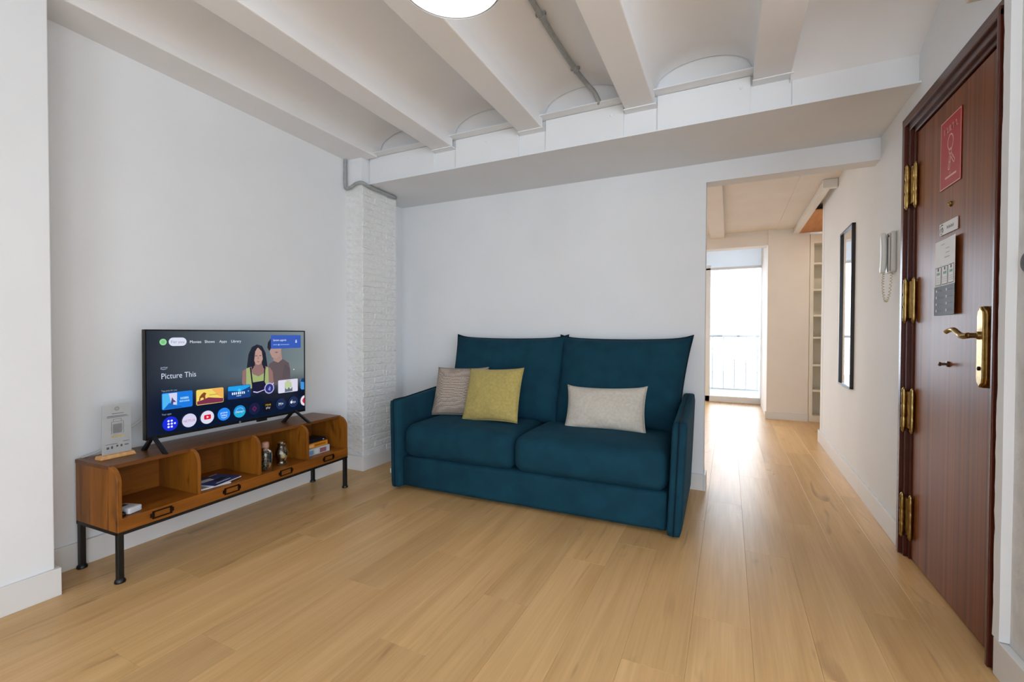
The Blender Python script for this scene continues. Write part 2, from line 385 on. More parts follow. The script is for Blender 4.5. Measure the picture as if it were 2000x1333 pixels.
def added_window(n, label, a, b_, y, side=None):
    wn = thing('window_%d' % n, label, 'window', ((a + b_) / 2, y, 0.1) if side is None else (side, (a + b_) / 2, 0.1), 0 if side is None else PI / 2, kind='structure')
    hw = (b_ - a) / 2; f = MB()
    f.box(-hw, -hw + .06, -.03, .03, 0, 2.2).box(hw - .06, hw, -.03, .03, 0, 2.2).box(-hw, hw, -.03, .03, 0, .06).box(-hw, hw, -.03, .03, 2.14, 2.2).box(-.04, .04, -.03, .03, 0, 2.2)
    f.build('window_frame', 'pvc', wn)
    # added for daylight, without panes: only the frame and mullion fill the opening
added_window(2, 'unseen white framed daylight window added nearer the pier', -0.4, 1.0, -2.3)
added_window(3, 'unseen white framed daylight window added nearer the side wall', 1.5, 4.0, -2.3)
added_window(5, 'unseen white framed tall window added in the side wall', -1.9, -0.5, 0, side=4.32)  # added out of view to throw daylight on the left wall

# ---- ceiling: shallow vaults between joists
JO = [(-2.75, -2.415, 2.385), (-1.897, -1.738, 2.346), (-1.230, -1.067, 2.346), (-0.555, -0.389, 2.346), (0.101, 0.270, 2.355)]
cl = MB()
def vault(a, b_, zsp, zcr, y1):
    cl.grid(18, 1, lambda u, v: (a + (b_ - a) * u, -2.4 + (y1 + 2.4) * v, zsp + (zcr - zsp) * math.sqrt(max(0.0, 1 - (2 * u - 1) ** 2)) ** 0.9))
for i in range(4): vault(JO[i][1] - .004, JO[i + 1][0] + .004, 2.425, 2.556, 2.68)
def rbay(u, v):
    x = 0.266 + (0.79 - 0.266) * u; y = -2.4 + (2.70 + 2.4) * (1 - (1 - v) ** 2)
    z = 2.425 + 0.045 * math.sin(PI * min(1, u * 1.02)); d = max(0.0, (y - 2.32) / 0.36); d = min(1.0, d)
    return (x, y, z - (z - 2.325) * (d * d))
cl.grid(12, 40, rbay)
cl.box(0.78, 4.4, -2.4, 2.7, 2.44, 2.5)
cl.box(-3.0, 4.4, -2.5, 3.4, 2.80, 2.86)
ceil = cl.build('ceiling', 'ceil', smooth=True, normals=False)
tag(ceil, 'white painted ceiling of shallow vaults between joists', 'ceiling', kind='structure')
for a, b_, z in JO: MB().box(a, b_, -2.4, 2.655, z, 2.62).build('joist', 'ceil', ceil, bevel=0.006)
# ---- main beam with flanges, web panels, lunettes behind
bm_ = thing('beam', 'boxed white steel beam crossing above the teal sofa', 'beam', (0, YB, ZS), kind='structure')
L = lambda z: z - ZS
MB().box(-2.72, 0.80, 0.0, 0.52, 0, 0.008).build('bottom_flange', 'wall', bm_)
MB().box(-2.72, 0.80, 0.52, 0.66, 0.003, 0.012).build('soffit_board', 'wall', bm_)
MB().box(-2.72, 0.80, 0.048, 0.66, 0.009, L(2.8)).build('beam_core', 'wall', bm_)
edges = [(-2.52, -1.897), (-1.738, -1.230), (-1.067, -0.555), (-0.389, 0.101)]
for a, b_ in edges:
    MB().box(a + .012, b_ - .012, 0.034, 0.05, 0.008, L(2.398)).build('web_panel', 'wall', bm_, bevel=0.002)
    MB().box(a - .012, b_ + .012, -0.036, 0.05, L(2.400), L(2.407)).build('top_flange', 'wall', bm_, bevel=0.002)
MB().box(0.275, 0.785, 0.034, 0.05, 0.008, L(2.36)).build('web_panel', 'wall', bm_, bevel=0.002)
for a, b_, z in JO[1:]:
    MB().box(a - .004, b_ + .008, -0.010, 0.05, L(z) - .008, L(z) - .001).build('joist_seat', 'wall', bm_, bevel=0.0015)
for x in (-2.14, -1.48, -0.64, 0.045, -1.1):   # bolt heads
    MB().lathe([(0.008, 0), (0.007, 0.006), (0.001, 0.008)], 10).build('bolt', 'wall', bm_, loc=(x, 0.034, L(2.345)), rot=(PI / 2, 0, 0))
# ---- brick column in the corner
YC0, YC1, XC = 2.594, 2.985, -2.51
colm = thing('column', 'white painted brick column in the corner left of the sofa', 'column', (-2.62, 2.79, 0), kind='structure')
MB().box(-0.10, XC - 0.0042 + 2.62, YC0 + 0.0036 - 2.79, YC1 - 0.0036 - 2.79, 0, 2.186).build('mortar_core', 'mortar', colm)
def brick_shape(lx, ly, lz):
    b = MB(); c = 0.006; X, Y, Z = lx / 2, ly / 2, lz / 2; rs = random.Random(int(lx * 1e4 + ly * 1e3))
    vs = []
    for sx in (-1, 1):
        for sy in (-1, 1):
            for sz in (-1, 1):
                j = [rs.uniform(-0.0022, 0.0022) for _ in range(3)]
                vs += [(sx * (X) + j[0], sy * (Y - c) + j[1], sz * (Z - c)), (sx * (X - c) + j[0], sy * Y + j[1], sz * (Z - c)), (sx * (X - c), sy * (Y - c), sz * Z + j[2])]
    bm = bmesh.new(); [bm.verts.new(v) for v in vs]; r = bmesh.ops.convex_hull(bm, input=bm.verts[:]); bm.verts.index_update()
    fs = [tuple(v.index for v in f.verts) for f in bm.faces]; vv = [tuple(v.co) for v in bm.verts]; bm.free()
    return b.add(vv, fs)
CH = 0.0503; NC = 43
protos = {}
for k in range(NC):
    segs = [0.128, 0.263] if k % 2 else [0.258, 0.133]
    y = YC0
    for ly in segs:
        key = round(ly, 3)
        if key not in protos:
            o = brick_shape(0.2, ly - 0.005, CH - 0.004).build('brick', 'brick', colm); protos[key] = o
        else:
            o = protos[key].copy(); COL.objects.link(o)
        o.location = (XC - 0.1 + 2.62 + random.uniform(-.0025, .003), y + ly / 2 - 2.79 + random.uniform(-.0015, .0015), (k + .5) * CH + 0.0)
        o.rotation_euler = (random.uniform(-.012, .012), random.uniform(-.012, .012), random.uniform(-.008, .008))
        y += ly
MB().box(-0.10, 0.098, YC0 + .004 - 2.79, YC0 + .12 - 2.79, 2.187, 2.60).build('column_head', 'wall', colm)
# ---- baseboards
bh, bt = 0.11, 0.015
b = MB(); b.hexa([(xl(.83), .83, 0), (xl(.83) + bt, .83, 0), (xl(2.6) + bt, 2.6, 0), (xl(2.6), 2.6, 0)], [(xl(.83), .83, bh), (xl(.83) + bt, .83, bh), (xl(2.6) + bt, 2.6, bh), (xl(2.6), 2.6, bh)])
tag(b.build('baseboard_left', 'base', bevel=.002), 'white baseboard under the television stand', 'baseboard', kind='structure')
b = MB().box(-2.412, -2.412 + bt, -2.2, 0.83, 0, bh).box(-2.62, -2.412, 0.815, 0.83, 0, bh)
tag(b.build('baseboard_pier', 'base', bevel=.002), 'white baseboard around the wall pier', 'baseboard', kind='structure')
b = MB().box(-2.68, XC + bt, YC0 - bt, YC0, 0, bh).box(XC, XC + bt, YC0, YC1, 0, bh)
tag(b.build('baseboard_column', 'base', bevel=.002), 'white baseboard wrapped round the brick column', 'baseboard', kind='structure')
b = MB().box(-2.69, XO, YW - bt, YW, 0, bh).box(XO, XO + bt, YW - bt, YW + .12, 0, bh)
tag(b.build('baseboard_back', 'base', bevel=.002), 'white baseboard behind the sofa ending at the passage', 'baseboard', kind='structure')
b = MB()
for y0, y1 in ((2.818, 3.6), (3.6, 5.17), (5.17, 5.31)):
    b.hexa([(xr(y0) - bt, y0, 0), (xr(y0), y0, 0), (xr(y1), y1, 0), (xr(y1) - bt, y1, 0)], [(xr(y0) - bt, y0, .115), (xr(y0), y0, .115), (xr(y1), y1, .115), (xr(y1) - bt, y1, .115)])
b.box(xr(5.3) - bt, 1.0, 5.302, 5.316, 0, .115)
tag(b.build('baseboard_right', 'base', bevel=.002), 'white baseboard along the passage under the mirror', 'baseboard', kind='structure')
tag(MB().box(0.748, 0.772, 1.45, 1.895, 0, .115).build('baseboard_near', 'base', bevel=.002), 'white baseboard beside the handle edge of the door', 'baseboard', kind='structure')

# ---- next room
ZC2, YP = 2.352, 6.44
tag(MB().box(-3.2, -2.8, 3.39, 7.9, -0.05, 2.9).build('wall_next_left', 'tinted'), 'cream wall inside the next room hidden by the passage', 'wall', kind='structure')
w = MB().box(0.43, 0.868, YP, 7.9, -0.05, 2.9).box(0.868, 1.6, YP + .27, 7.9, -0.05, 2.9)
tag(w.build('wall_next_pier', 'tinted'), 'cream wall pier between balcony door and white shelves', 'wall', kind='structure')
tag(MB().box(1.35, 1.6, 5.1, 6.75, -0.05, 2.9).build('wall_next_right', 'tinted'), 'cream wall at the far side of the shelf niche', 'wall', kind='structure')
w = MB().box(-0.42, -0.375, 7.70, 7.9, -0.05, 2.9).box(-0.36, 0.47, 7.70, 7.9, 2.5, 2.9).box(-3.0, -1.82, 7.70, 7.9, -0.05, 2.9).box(-1.82, -0.42, 7.70, 7.9, 2.3, 2.9).box(-1.82, -0.42, 7.70, 7.9, -0.05, 0.1)
tag(w.build('wall_far', 'tinted'), 'cream wall around the bright balcony door', 'wall', kind='structure')
added_window(4, 'unseen white framed second window added beside the balcony door', -1.82, -0.42, 7.80)  # added to let more daylight into the next room
tag(MB().box(-0.80, 0.43, YP + .02, YP + .2, 2.165, 2.9).build('wall_far_lintel', 'tinted'), 'cream lintel hanging above the way to the balcony door', 'wall', kind='structure')
c2 = MB().box(-3.0, 1.6, YW + .11, YP + .1, ZC2, 2.9).box(0.515, 1.6, YW + .12, YP + .05, ZC2 - 0.008, ZC2).box(-3.0, 0.5, YP + .1, 7.9, 2.62, 2.9)
c2 = c2.build('ceiling_next', 'tinted'); tag(c2, 'pale ceiling of the next room seen through the passage', 'ceiling', kind='structure')
MB().box(-0.225, -0.06, YW + .12, YP + .03, ZC2 - .055, ZC2).build('joist', 'tinted', c2, bevel=.004)
tag(MB().box(0.415, 0.868, YP - bt, YP, 0, .095).build('baseboard_next', 'base', bevel=.002), 'white baseboard at the foot of the cream pier', 'baseboard', kind='structure')
cb = thing('curtain_box', 'white boxed track with orange wood underside above the shelf niche', 'boxed track', (0.70, 4.52, 2.27))
MB().box(0, 0.055, 0.006, 1.91, 0.006, 0.072).build('fascia', 'white_lac', cb, bevel=.004)
MB().box(-0.006, 0.10, 0, 0.05, 0, 0.073).build('end_cap', 'white_lac', cb, bevel=.005)
MB().box(-0.008, 0.0, 0.05, 1.91, 0.008, 0.02).build('moulding', 'white_lac', cb)
lbl(MB().box(0.0555, 0.64, 0.79, 1.915, 0.008, 0.016).build('soffit', 'woodsoffit', cb), 'orange wood underside')
fx = thing('fill_flush_light', 'round warm flush light added unseen to brighten the next room', 'lamp', (-1.25, 4.9, ZC2))  # lamp added out of view to warm and brighten the next room
MB().lathe([(.16, 0), (.16, -.02), (.15, -.03)], 32).build('rim', 'white_lac', fx, smooth=True)
M['warmglow'] = emit('warm_diffuser', (1.0, 0.91, 0.80), 82.0, '#f0e8dc')
MB().lathe([(.148, -.031), (.14, -.05), (.10, -.065), (.001, -.07)], 32, cap=False).build('diffuser', 'warmglow', fx, smooth='all')
dl = thing('fill_downlight', 'small warm downlight added unseen to brighten the shelf niche', 'lamp', (1.14, 5.78, 2.277))  # lamp added behind the wall end to brighten the shelves
MB().lathe([(.045, 0), (.045, -.006), (.036, -.006)], 24).build('rim', 'white_lac', dl, smooth=True)
MB().lathe([(.001, -.0065), (.035, -.0065), (.035, -.0075), (.001, -.0075)], 24).build('diffuser', emit('warm_spot', (1.0, 0.88, 0.70), 260.0, '#f0e8dc'), dl)
# ---- balcony door
wn = thing('window_1', 'overexposed white balcony door at the end of the passage', 'balcony door', (0.05, 7.70, 0), kind='structure')
f = MB(); a, b_ = -0.425, 0.475
f.box(a, a + .112, 0, .07, 0, 2.13).box(b_ - .072, b_, 0, .07, 0, 2.13).box(a, b_, 0, .07, 2.052, 2.088).box(a, b_, 0, .07, 0.0, .092)
f.box(a, b_, 0, .07, 2.42, 2.5)
f.build('frame', 'pvc', wn, bevel=.005)
MB().box(a + .10, b_ - .06, .03, .038, .08, 2.06).build('pane', 'glass', wn)
m = bpy.data.materials.new('translucent_blind'); m.use_nodes = True; t = NT(m); t.n.clear()
o_ = t.add('ShaderNodeOutputMaterial'); tl = t.add('ShaderNodeBsdfTranslucent'); tl.inputs[0].default_value = (.55, .56, .57, 1); df = t.add('ShaderNodeBsdfDiffuse'); df.inputs[0].default_value = (.8, .8, .8, 1)
mx = t.add('ShaderNodeMixShader'); mx.inputs[0].default_value = .45; t.link(tl.outputs[0], mx.inputs[1]); t.link(df.outputs[0], mx.inputs[2]); t.link(mx.outputs[0], o_.inputs[0])
lbl(MB().box(a + .01, b_ - .01, .02, .022, 2.089, 2.42).build('transom_blind', m, wn), 'glowing white blind above the door')
MB().tube([(b_ - .02, -.02, 1.0), (b_ - .02, -.02, 1.1)], .008).build('handle', 'pvc', wn)
# ---- balcony, railing and the roof across the street
tag(MB().box(-2.0, 2.0, 7.9, 8.6, -0.15, -0.02).build('balcony_floor', 'concrete'), 'pale concrete balcony floor outside the balcony door', 'balcony', kind='structure')
rl = thing('balcony_railing', 'pale grey balcony railing with thin upright bars', 'railing', (0, 8.12, -0.02))
MB().box(-1.6, 1.6, -.02, .02, 1.025, 1.062).build('top_rail', 'railpaint', rl, bevel=.004)
MB().box(-1.6, 1.6, -.012, .012, .17, .195).build('bottom_rail', 'railpaint', rl)
x = -1.38
while x < 1.5:
    MB().tube([(x, 0, .19), (x, 0, 1.03)], .008, 8).build('bar', 'railpaint', rl); x += .163
for x in (-1.58, 1.58): MB().box(x - .02, x + .02, -.02, .02, 0, 1.03).build('post', 'railpaint', rl)
tag(MB().box(-9, 9, 15, 22, -9, -0.55).build('building', 'facade'), 'low pale roof across the street below the railing', 'building', kind='structure')

# ================================================================== entrance door
dr = thing('door_1', 'reddish brown veneered entrance door with brass fittings', 'door', (0.772, 2.36, 0), kind='structure')
dy = lambda y: y - 2.36
# casing: stepped profile, two uprights and a head
def casing(b, y0, y1, outer_low):
    """upright strip between y0 (outer) and y1 (inner)"""
    ya, yb_ = dy(y0), dy(y1); s_ = 1 if yb_ > ya else -1
    for d0, d1, x in ((0, .30, -.020), (.30, .52, -.028), (.52, .80, -.016), (.80, 1.0, -.004)):
        q0, q1 = ya + (yb_ - ya) * d0, ya + (yb_ - ya) * d1
        b.box(x, .03, min(q0, q1), max(q0, q1), 0, 2.09 - abs(q0 - ya) * .98)
cf = MB(); casing(cf, 2.815, 2.695, 1); casing(cf, 1.90, 1.968, 1)
for d0, d1, x in ((0, .30, -.020), (.30, .52, -.028), (.52, .80, -.016), (.80, 1.0, -.004)):
    z0, z1 = 2.09 - .1 * d1, 2.09 - .1 * d0; k = .1
    cf.box(x - .0004, .03, dy(1.90 + .068 * d0), dy(2.815 - .12 * d0), z0, z1)
cf.build('casing', 'doorframe', dr, bevel=.003)
MB().box(.004, .045, dy(1.970), dy(2.690), .008, 1.985).build('leaf', 'door', dr, bevel=.003)
MB().box(.03, .06, dy(1.955), dy(2.71), 0, 2.0).build('rebate', 'doorframe', dr)
for z0 in (0.108, 0.606, 1.119, 1.650):      # brass hinges
    hg = MB()
    for yy, xx in ((2.712, -.026), (2.672, -.006)):
        hg.lathe([(.002, -.012), (.006, -.006), (.009, 0), (.0095, .004)] + [(.0095 if (i % 6) else .0075, .004 + .178 * i / 18) for i in range(19)] + [(.009, .188), (.006, .195), (.002, .2)], 12, (xx, dy(yy), z0 - .002))
    hg.box(-.018, -.003, dy(2.676), dy(2.71), z0 + .01, z0 + .18)
    hg.build('hinge', 'brass', dr, smooth=True)
pl = MB(); prof = [(-.030, .905), (-.024, .888), (-.010, .882), (.0, .872), (.010, .882), (.024, .888), (.030, .905), (.030, 1.115), (.024, 1.132), (.010, 1.138), (0, 1.148), (-.010, 1.138), (-.024, 1.132), (-.030, 1.115)]
pl.prism([(dy(2.038) + u, z) for u, z in prof], -.010, .006, 'yz')
pl.prism([(dy(2.038) + u * .7, .008 + z * .992) for u, z in prof], -.016, -.008, 'yz')
hp = pl.build('handle_plate', 'brass', dr, bevel=.003)
lv = MB(); yy = dy(2.038)
lv.tube([(-.010, yy, 1.049), (-.024, yy, 1.049), (-.026, yy, 1.049), (-.046, yy, 1.049)], [.015, .013, .009, .009], 14)
lv.tube(smooth_path([(-.046, yy - .006, 1.049), (-.052, yy + .02, 1.047), (-.054, yy + .045, 1.056), (-.056, yy + .075, 1.069), (-.058, yy + .10, 1.068), (-.066, yy + .112, 1.060)], 5), [.010] * 8 + [.0085] * 8 + [.0075] * 8 + [.007] * 2, 12)
lv.build('lever', 'brass', hp, smooth=True)
MB().lathe([(.007, 0), (.007, .004), (.003, .006)], 12).build('keyhole', 'darkmetal', hp, loc=(-.015, yy, .938), rot=(0, -PI / 2, 0))
kn = MB().lathe([(.011, 0), (.011, .006), (.005, .008), (.005, .022), (.008, .024), (.008, .03), (.002, .032)], 14)
lbl(kn.build('bolt_knob', 'brassdull', dr, smooth=True, loc=(.004, dy(2.328), .936), rot=(0, -PI / 2, 0)), 'small steel bolt knob')
lbl(MB().lathe([(.011, 0), (.011, .004), (.008, .007), (.006, .004), (.001, .004)], 16).build('peephole', 'brass', dr, smooth=True, loc=(.004, dy(2.332), 1.562), rot=(0, -PI / 2, 0)), 'brass peephole')
# ---- things stuck on the door: flat prints, drawn in their own y/z plane (u to the near side)
DX = 0.7745
class Flat:
    """flat print on the door wall: u runs along -y as one reads it, v up"""
    def __init__(s, y_left, z0): s.yl = y_left; s.z0 = z0
    def P(s, u, v, d): return (-d, -u, v)
    def rect(s, b, u0, u1, v0, v1, d, mi=0): b.add([s.P(u0, v0, d), s.P(u1, v0, d), s.P(u1, v1, d), s.P(u0, v1, d)], [(0, 1, 2, 3)], mi); return b
    def line(s, b, pts, wd, d, mi=0):
        for (a0, a1), (b0, b1) in zip(pts[:-1], pts[1:]):
            L_ = math.hypot(b0 - a0, b1 - a1) or 1e-6; nx, ny = -(b1 - a1) / L_ * wd / 2, (b0 - a0) / L_ * wd / 2
            b.add([s.P(a0 - nx, a1 - ny, d), s.P(b0 - nx, b1 - ny, d), s.P(b0 + nx, b1 + ny, d), s.P(a0 + nx, a1 + ny, d)], [(0, 1, 2, 3)], mi)
        return b
    def text(s, b, txt, size, u, v, d, mi=0, align='LEFT'):
        vs, fs = text_geo(txt, size, align); b.add([s.P(u + x, v + y, d) for x, y, z in vs], fs, mi); return b
M['red'] = mat('red_vinyl', '#a81f25', 0.45, spec=0.25); M['redline'] = mat('pale_red_print', '#dca49b', 0.4)
st = thing('door_sticker', 'red sticker with a white key ring drawing on the door', 'sticker', (DX, 2.430, 1.634)); F_ = Flat(0, 0)
MB().box(-.0012, 0, -.184, 0, 0, .274).build('sheet', 'red', st)
b = MB(); fr = [(.004, .004), (.180, .004), (.180, .270), (.004, .270), (.004, .004)]; F_.line(b, fr, .0035, .0016)
F_.line(b, [(.092 + .024 * math.cos(a), .172 + .030 * math.sin(a)) for a in [2 * PI * i / 24 for i in range(25)]], .005, .0016)
F_.line(b, [(.092 + .011 * math.cos(a), .137 + .011 * math.sin(a)) for a in [2 * PI * i / 14 for i in range(15)]], .004, .0016)
F_.line(b, [(.088, .126), (.074, .070), (.086, .066), (.098, .122)], .004, .0016); F_.line(b, [(.100, .128), (.132, .092), (.124, .083), (.094, .116)], .004, .0016)
F_.line(b, [(.080, .098), (.090, .094)], .004, .0016); F_.line(b, [(.110, .108), (.118, .114)], .004, .0016)
F_.line(b, [(.048, .040), (.146, .040)], .007, .0016); F_.line(b, [(.092, .046), (.092, .056)], .003, .0016)
for i in range(9):                                     # slanted, unreadable capitals
    u = .036 + i * .0135; F_.line(b, [(u, .216), (u + (.006 if i % 2 else -.002), .240)], .0034, .0016)
    if i % 3: F_.line(b, [(u, .218), (u + .008, .218 + .022 * (i % 2))], .003, .0016)
b.build('print', 'redline', st)
sg = thing('door_plate', 'small white plate between the peephole and the leaflet', 'sign', (DX, 2.421, 1.452))
MB().box(-.003, 0, -.158, 0, 0, .047).build('sheet', 'paper', sg)
b = MB(); F_.line(b, [(.008, .036), (.020, .042), (.034, .040)], .004, .0035); F_.line(b, [(.008, .012), (.008, .024), (.016, .030)], .004, .0035); F_.line(b, [(.030, .010), (.036, .018), (.030, .030), (.020, .024), (.024, .012)], .004, .0035); F_.line(b, [(.012, .006), (.026, .006)], .003, .0035)
b.build('emblem', 'inkdark', sg)
b = MB()
for i in range(7): F_.line(b, [(.070 + i * .009, .018), (.0715 + i * .009, .030 - .004 * (i % 2))], .004, .0035)
b.build('lettering', 'ink', sg)
M['graygrad'] = mat('grey_leaflet_print', '#3d424c', 0.6); M['green'] = mat('green_ink', '#3f8f68', 0.6)
lf = thing('leaflet', 'white and grey information leaflet hung below the small plate', 'leaflet', (DX, 2.464, 1.130))
b = MB()
def lfx(u): return .002 + .008 * (u / .21) ** 2
def sheet(b, u0, u1, v0, v1, off, mi=0, n=10):
    b.grid(n, 1, lambda p, q: (-(lfx(u0 + (u1 - u0) * p) + off), -(u0 + (u1 - u0) * p), v0 + (v1 - v0) * q), mi)
sheet(b, 0, .21, 0, .302, 0); b.build('sheet', 'paper', lf, normals=False)
b = MB(); sheet(b, 0, .21, 0, .118, .0006); b.build('dark_block', 'graygrad', lf, normals=False)
for i in range(3):
    b = MB(); u0 = .010 + i * .066
    sheet(b, u0, u0 + .058, .122, .196, .0006, 0, 3); sheet(b, u0 + .003, u0 + .055, .125, .193, .0009, 1, 3); sheet(b, u0 + .013, u0 + .045, .164, .174, .0012, 2, 2); sheet(b, u0 + .023, u0 + .035, .180, .192, .0012, 3, 2)
    for q in (.150, .142, .134): sheet(b, u0 + .010, u0 + .048, q, q + .0025, .0012, 4, 2)
    b.build('ticket_box', ['ink', 'paper', 'green', 'inkdark', mat('pale_ink', '#b9bcc0', .7)], lf, normals=False)
b = MB()
for i in range(4):
    for u0 in (.018, .12):
        v = .014 + i * .027; sheet(b, u0, u0 + .010, v, v + .010, .0010, 0, 1); sheet(b, u0 + .02, u0 + .06, v + .003, v + .006, .0010, 1, 1)
b.build('icon_row', ['paper', 'ink'], lf, normals=False)['kind'] = 'stuff'
b = MB()
for q, (u0, u1) in ((.282, (.06, .10)), (.262, (.11, .15)), (.245, (.11, .15)), (.228, (.10, .15))): sheet(b, u0, u1, q, q + .003, .0008, 0, 2)
b.build('heading', mat('pale_grey_ink', '#a9adb3', .7), lf, normals=False)

# ================================================================== on the right wall
mr = thing('wall_mirror', 'tall narrow black framed mirror on the passage wall', 'mirror', (xr(4.08), 4.08, 0.668), rz=-math.atan(.018))
W2, H2 = .207, 1.166; f = MB(); fr = .014
f.box(-.022, 0, -W2, -W2 + fr, 0, H2).box(-.022, 0, W2 - fr, W2, 0, H2).box(-.022, 0, -W2, W2, 0, fr).box(-.022, 0, -W2, W2, H2 - fr, H2)
f.build('frame', 'black', mr, bevel=.001)
MB().box(-.010, -.002, -W2 + fr, W2 - fr, fr, H2 - fr).build('mirror_glass', 'mirror', mr)
ic = thing('intercom', 'white intercom handset with coiled cord beside the door', 'intercom', (xr(2.99), 2.99, 1.375))
MB().rbox(-.026, 0, -.045, .045, 0, .212, .008, 6).build('base', 'ivory', ic, smooth='all')
hs = MB(); hs.rbox(-.050, -.026, .002, .040, .002, .214, .010, 6, fn=lambda p: Vector((p.x - .006 * (abs(p.z - .107) / .107) ** 2, p.y, p.z)))
hs.build('handset', 'ivory', ic, smooth='all')
b = MB().box(-.0275, -.0255, -.003, .001, .005, .205).box(-.0275, -.0255, -.046, -.044, .005, .2); b.build('shade_strip', 'dgrey', ic)  # raised dark strips stand in for shade at the handset seams
MB().lathe([(.006, 0), (.005, .003), (.001, .004)], 12).build('button', 'dgrey', ic, loc=(-.026, -.018, .190), rot=(0, -PI / 2, 0))
base_path = smooth_path([(-.036, .022, .004), (-.038, .030, -.04), (-.036, .026, -.10), (-.032, .004, -.150), (-.022, -.012, -.12), (-.016, -.016, -.05), (-.012, -.014, .004)], 22)
hel = []
for i, p in enumerate(base_path):
    a = i * 1.15; hel.append(p + Vector((.0052 * math.cos(a), .0052 * math.sin(a) * .8, .0018 * math.sin(a))))
MB().tube(hel, .0018, 5).build('coiled_cord', 'cordbeige', ic, smooth='all')
ch = thing('door_chime', 'beige chime box high on the wall above the door', 'chime', (0.770, 1.985, 2.172))
MB().rbox(-.062, 0, -.085, .08, 0, .13, .012, 6).build('cover', 'beige_plastic', ch, smooth='all')
b = MB()
for i in range(4): b.box(-.0635, -.0615, -.05, .045, .03 + i * .02, .036 + i * .02)
b.build('grille', 'dgrey', ch)
sw = thing('round_switch', 'dark round fitting on the rough plaster at the frame edge', 'switch', (0.7725, 1.812, 1.262))
MB().lathe([(.030, 0), (.030, .003), (.027, .005), (.001, .006)], 28).build('rosette', 'dgrey', sw, smooth=True, rot=(0, -PI / 2, 0))
MB().lathe([(.012, 0), (.012, .002), (.001, .003)], 20).build('button', 'black', sw, smooth=True, loc=(-.005, 0, 0), rot=(0, -PI / 2, 0))

# ================================================================== ceiling fittings
lp = thing('ceiling_lamp', 'white round pendant lamp switched on at the top edge', 'lamp', (-0.724, 1.094, 2.05))
lbl(MB().lathe([(.149, 0), (.151, .002), (.148, .03), (.130, .085), (.085, .125), (.030, .140), (.028, .139), (.08, .122), (.124, .083), (.143, .03), (.146, .003)], 48, cap=False).build('shade', 'white_lac', lp, smooth='all'), 'white metal shade')
M['lampglow'] = emit('lit_diffuser', (1.0, 0.97, 0.93), 2.4, '#f0f0f0')
MB().lathe([(.001, .008), (.143, .008), (.143, .012), (.001, .012)], 48).build('diffuser', 'lampglow', lp)
MB().tube([(0, 0, .14), (0, 0, .50)], .004, 8).build('cord', 'white_lac', lp)
MB().lathe([(.045, .488), (.045, .495), (.035, .51)], 24).build('ceiling_rose', 'white_lac', lp, smooth=True)
cp = thing('ceiling_conduit', 'grey conduit running along the ceiling vault to the beam', 'conduit', (-0.81, 1.85, 2.53))
pth = smooth_path([(-.80, -2.4, 2.545), (-.805, 0.5, 2.54), (-.806, 1.85, 2.538), (-.802, 2.2, 2.537), (-.79, 2.45, 2.535), (-.765, 2.56, 2.515), (-.72, 2.60, 2.46), (-.694, 2.612, 2.40)], 5)
MB().tube([Vector(p) - Vector((-.81, 1.85, 2.53)) for p in pth], .0135, 10).build('pipe', 'conduit', cp, smooth='all')
for c in ((-.803, 1.98, 2.537), (-.788, 2.46, 2.534)):
    c = Vector(c) - Vector((-.81, 1.85, 2.53)); b = MB(); b.tube([c + Vector((0, -.008, 0)), c + Vector((0, .008, 0))], .0165, 12); b.box(c.x - .03, c.x + .02, c.y - .007, c.y + .007, c.z + .006, c.z + .018); b.build('clip', 'conduit', cp)
cq = thing('column_conduit', 'grey conduit bent round the top of the brick column', 'conduit', (-2.66, 2.57, 2.16))
o_ = Vector((-2.66, 2.57, 2.16))
pth = smooth_path([(-2.665, 2.575, 2.40), (-2.664, 2.574, 2.28), (-2.662, 2.572, 2.205), (-2.648, 2.572, 2.160), (-2.60, 2.572, 2.165), (-2.545, 2.572, 2.185), (-2.502, 2.578, 2.186), (-2.486, 2.610, 2.176), (-2.486, 2.70, 2.170), (-2.487, 2.95, 2.168)], 5)
MB().tube([Vector(p) - o_ for p in pth], .0125, 10).build('pipe', 'conduit', cq, smooth='all')
MB().tube([Vector((-2.684, 2.585, 2.41)) - o_, Vector((-2.680, 2.583, 2.36)) - o_, Vector((-2.672, 2.58, 2.31)) - o_], .007, 8).build('cable_strand', 'conduit', cq, smooth='all')
MB().tube([Vector((-2.486, 2.64, 2.180)) - o_, Vector((-2.486, 2.95, 2.178)) - o_], .0035, 6).build('thin_cable', 'dgrey', cq, smooth='all')

# ================================================================== shelves in the next room
bs = thing('bookcase', 'empty white built-in bookcase beside the cream pier', 'bookcase', (0.872, YP, 0))
MB().box(0, .04, 0, .25, 0, 2.26).build('side_panel', 'shelfw', bs, bevel=.002); MB().box(.44, .478, 0, .25, 0, 2.26).build('side_panel', 'shelfw', bs, bevel=.002)
MB().box(.04, .44, .24, .25, 0, 2.26).build('back_panel', 'shelfw', bs)
for z, t in ((.05, .05), (.374, .024), (.682, .024), (1.014, .024), (1.279, .024), (1.589, .024), (1.903, .024), (2.20, .11)):
    MB().box(.04, .44, .004, .24, z - t / 2 if z > .1 else 0, z + t / 2).build('shelf', 'shelfw', bs, bevel=.001)

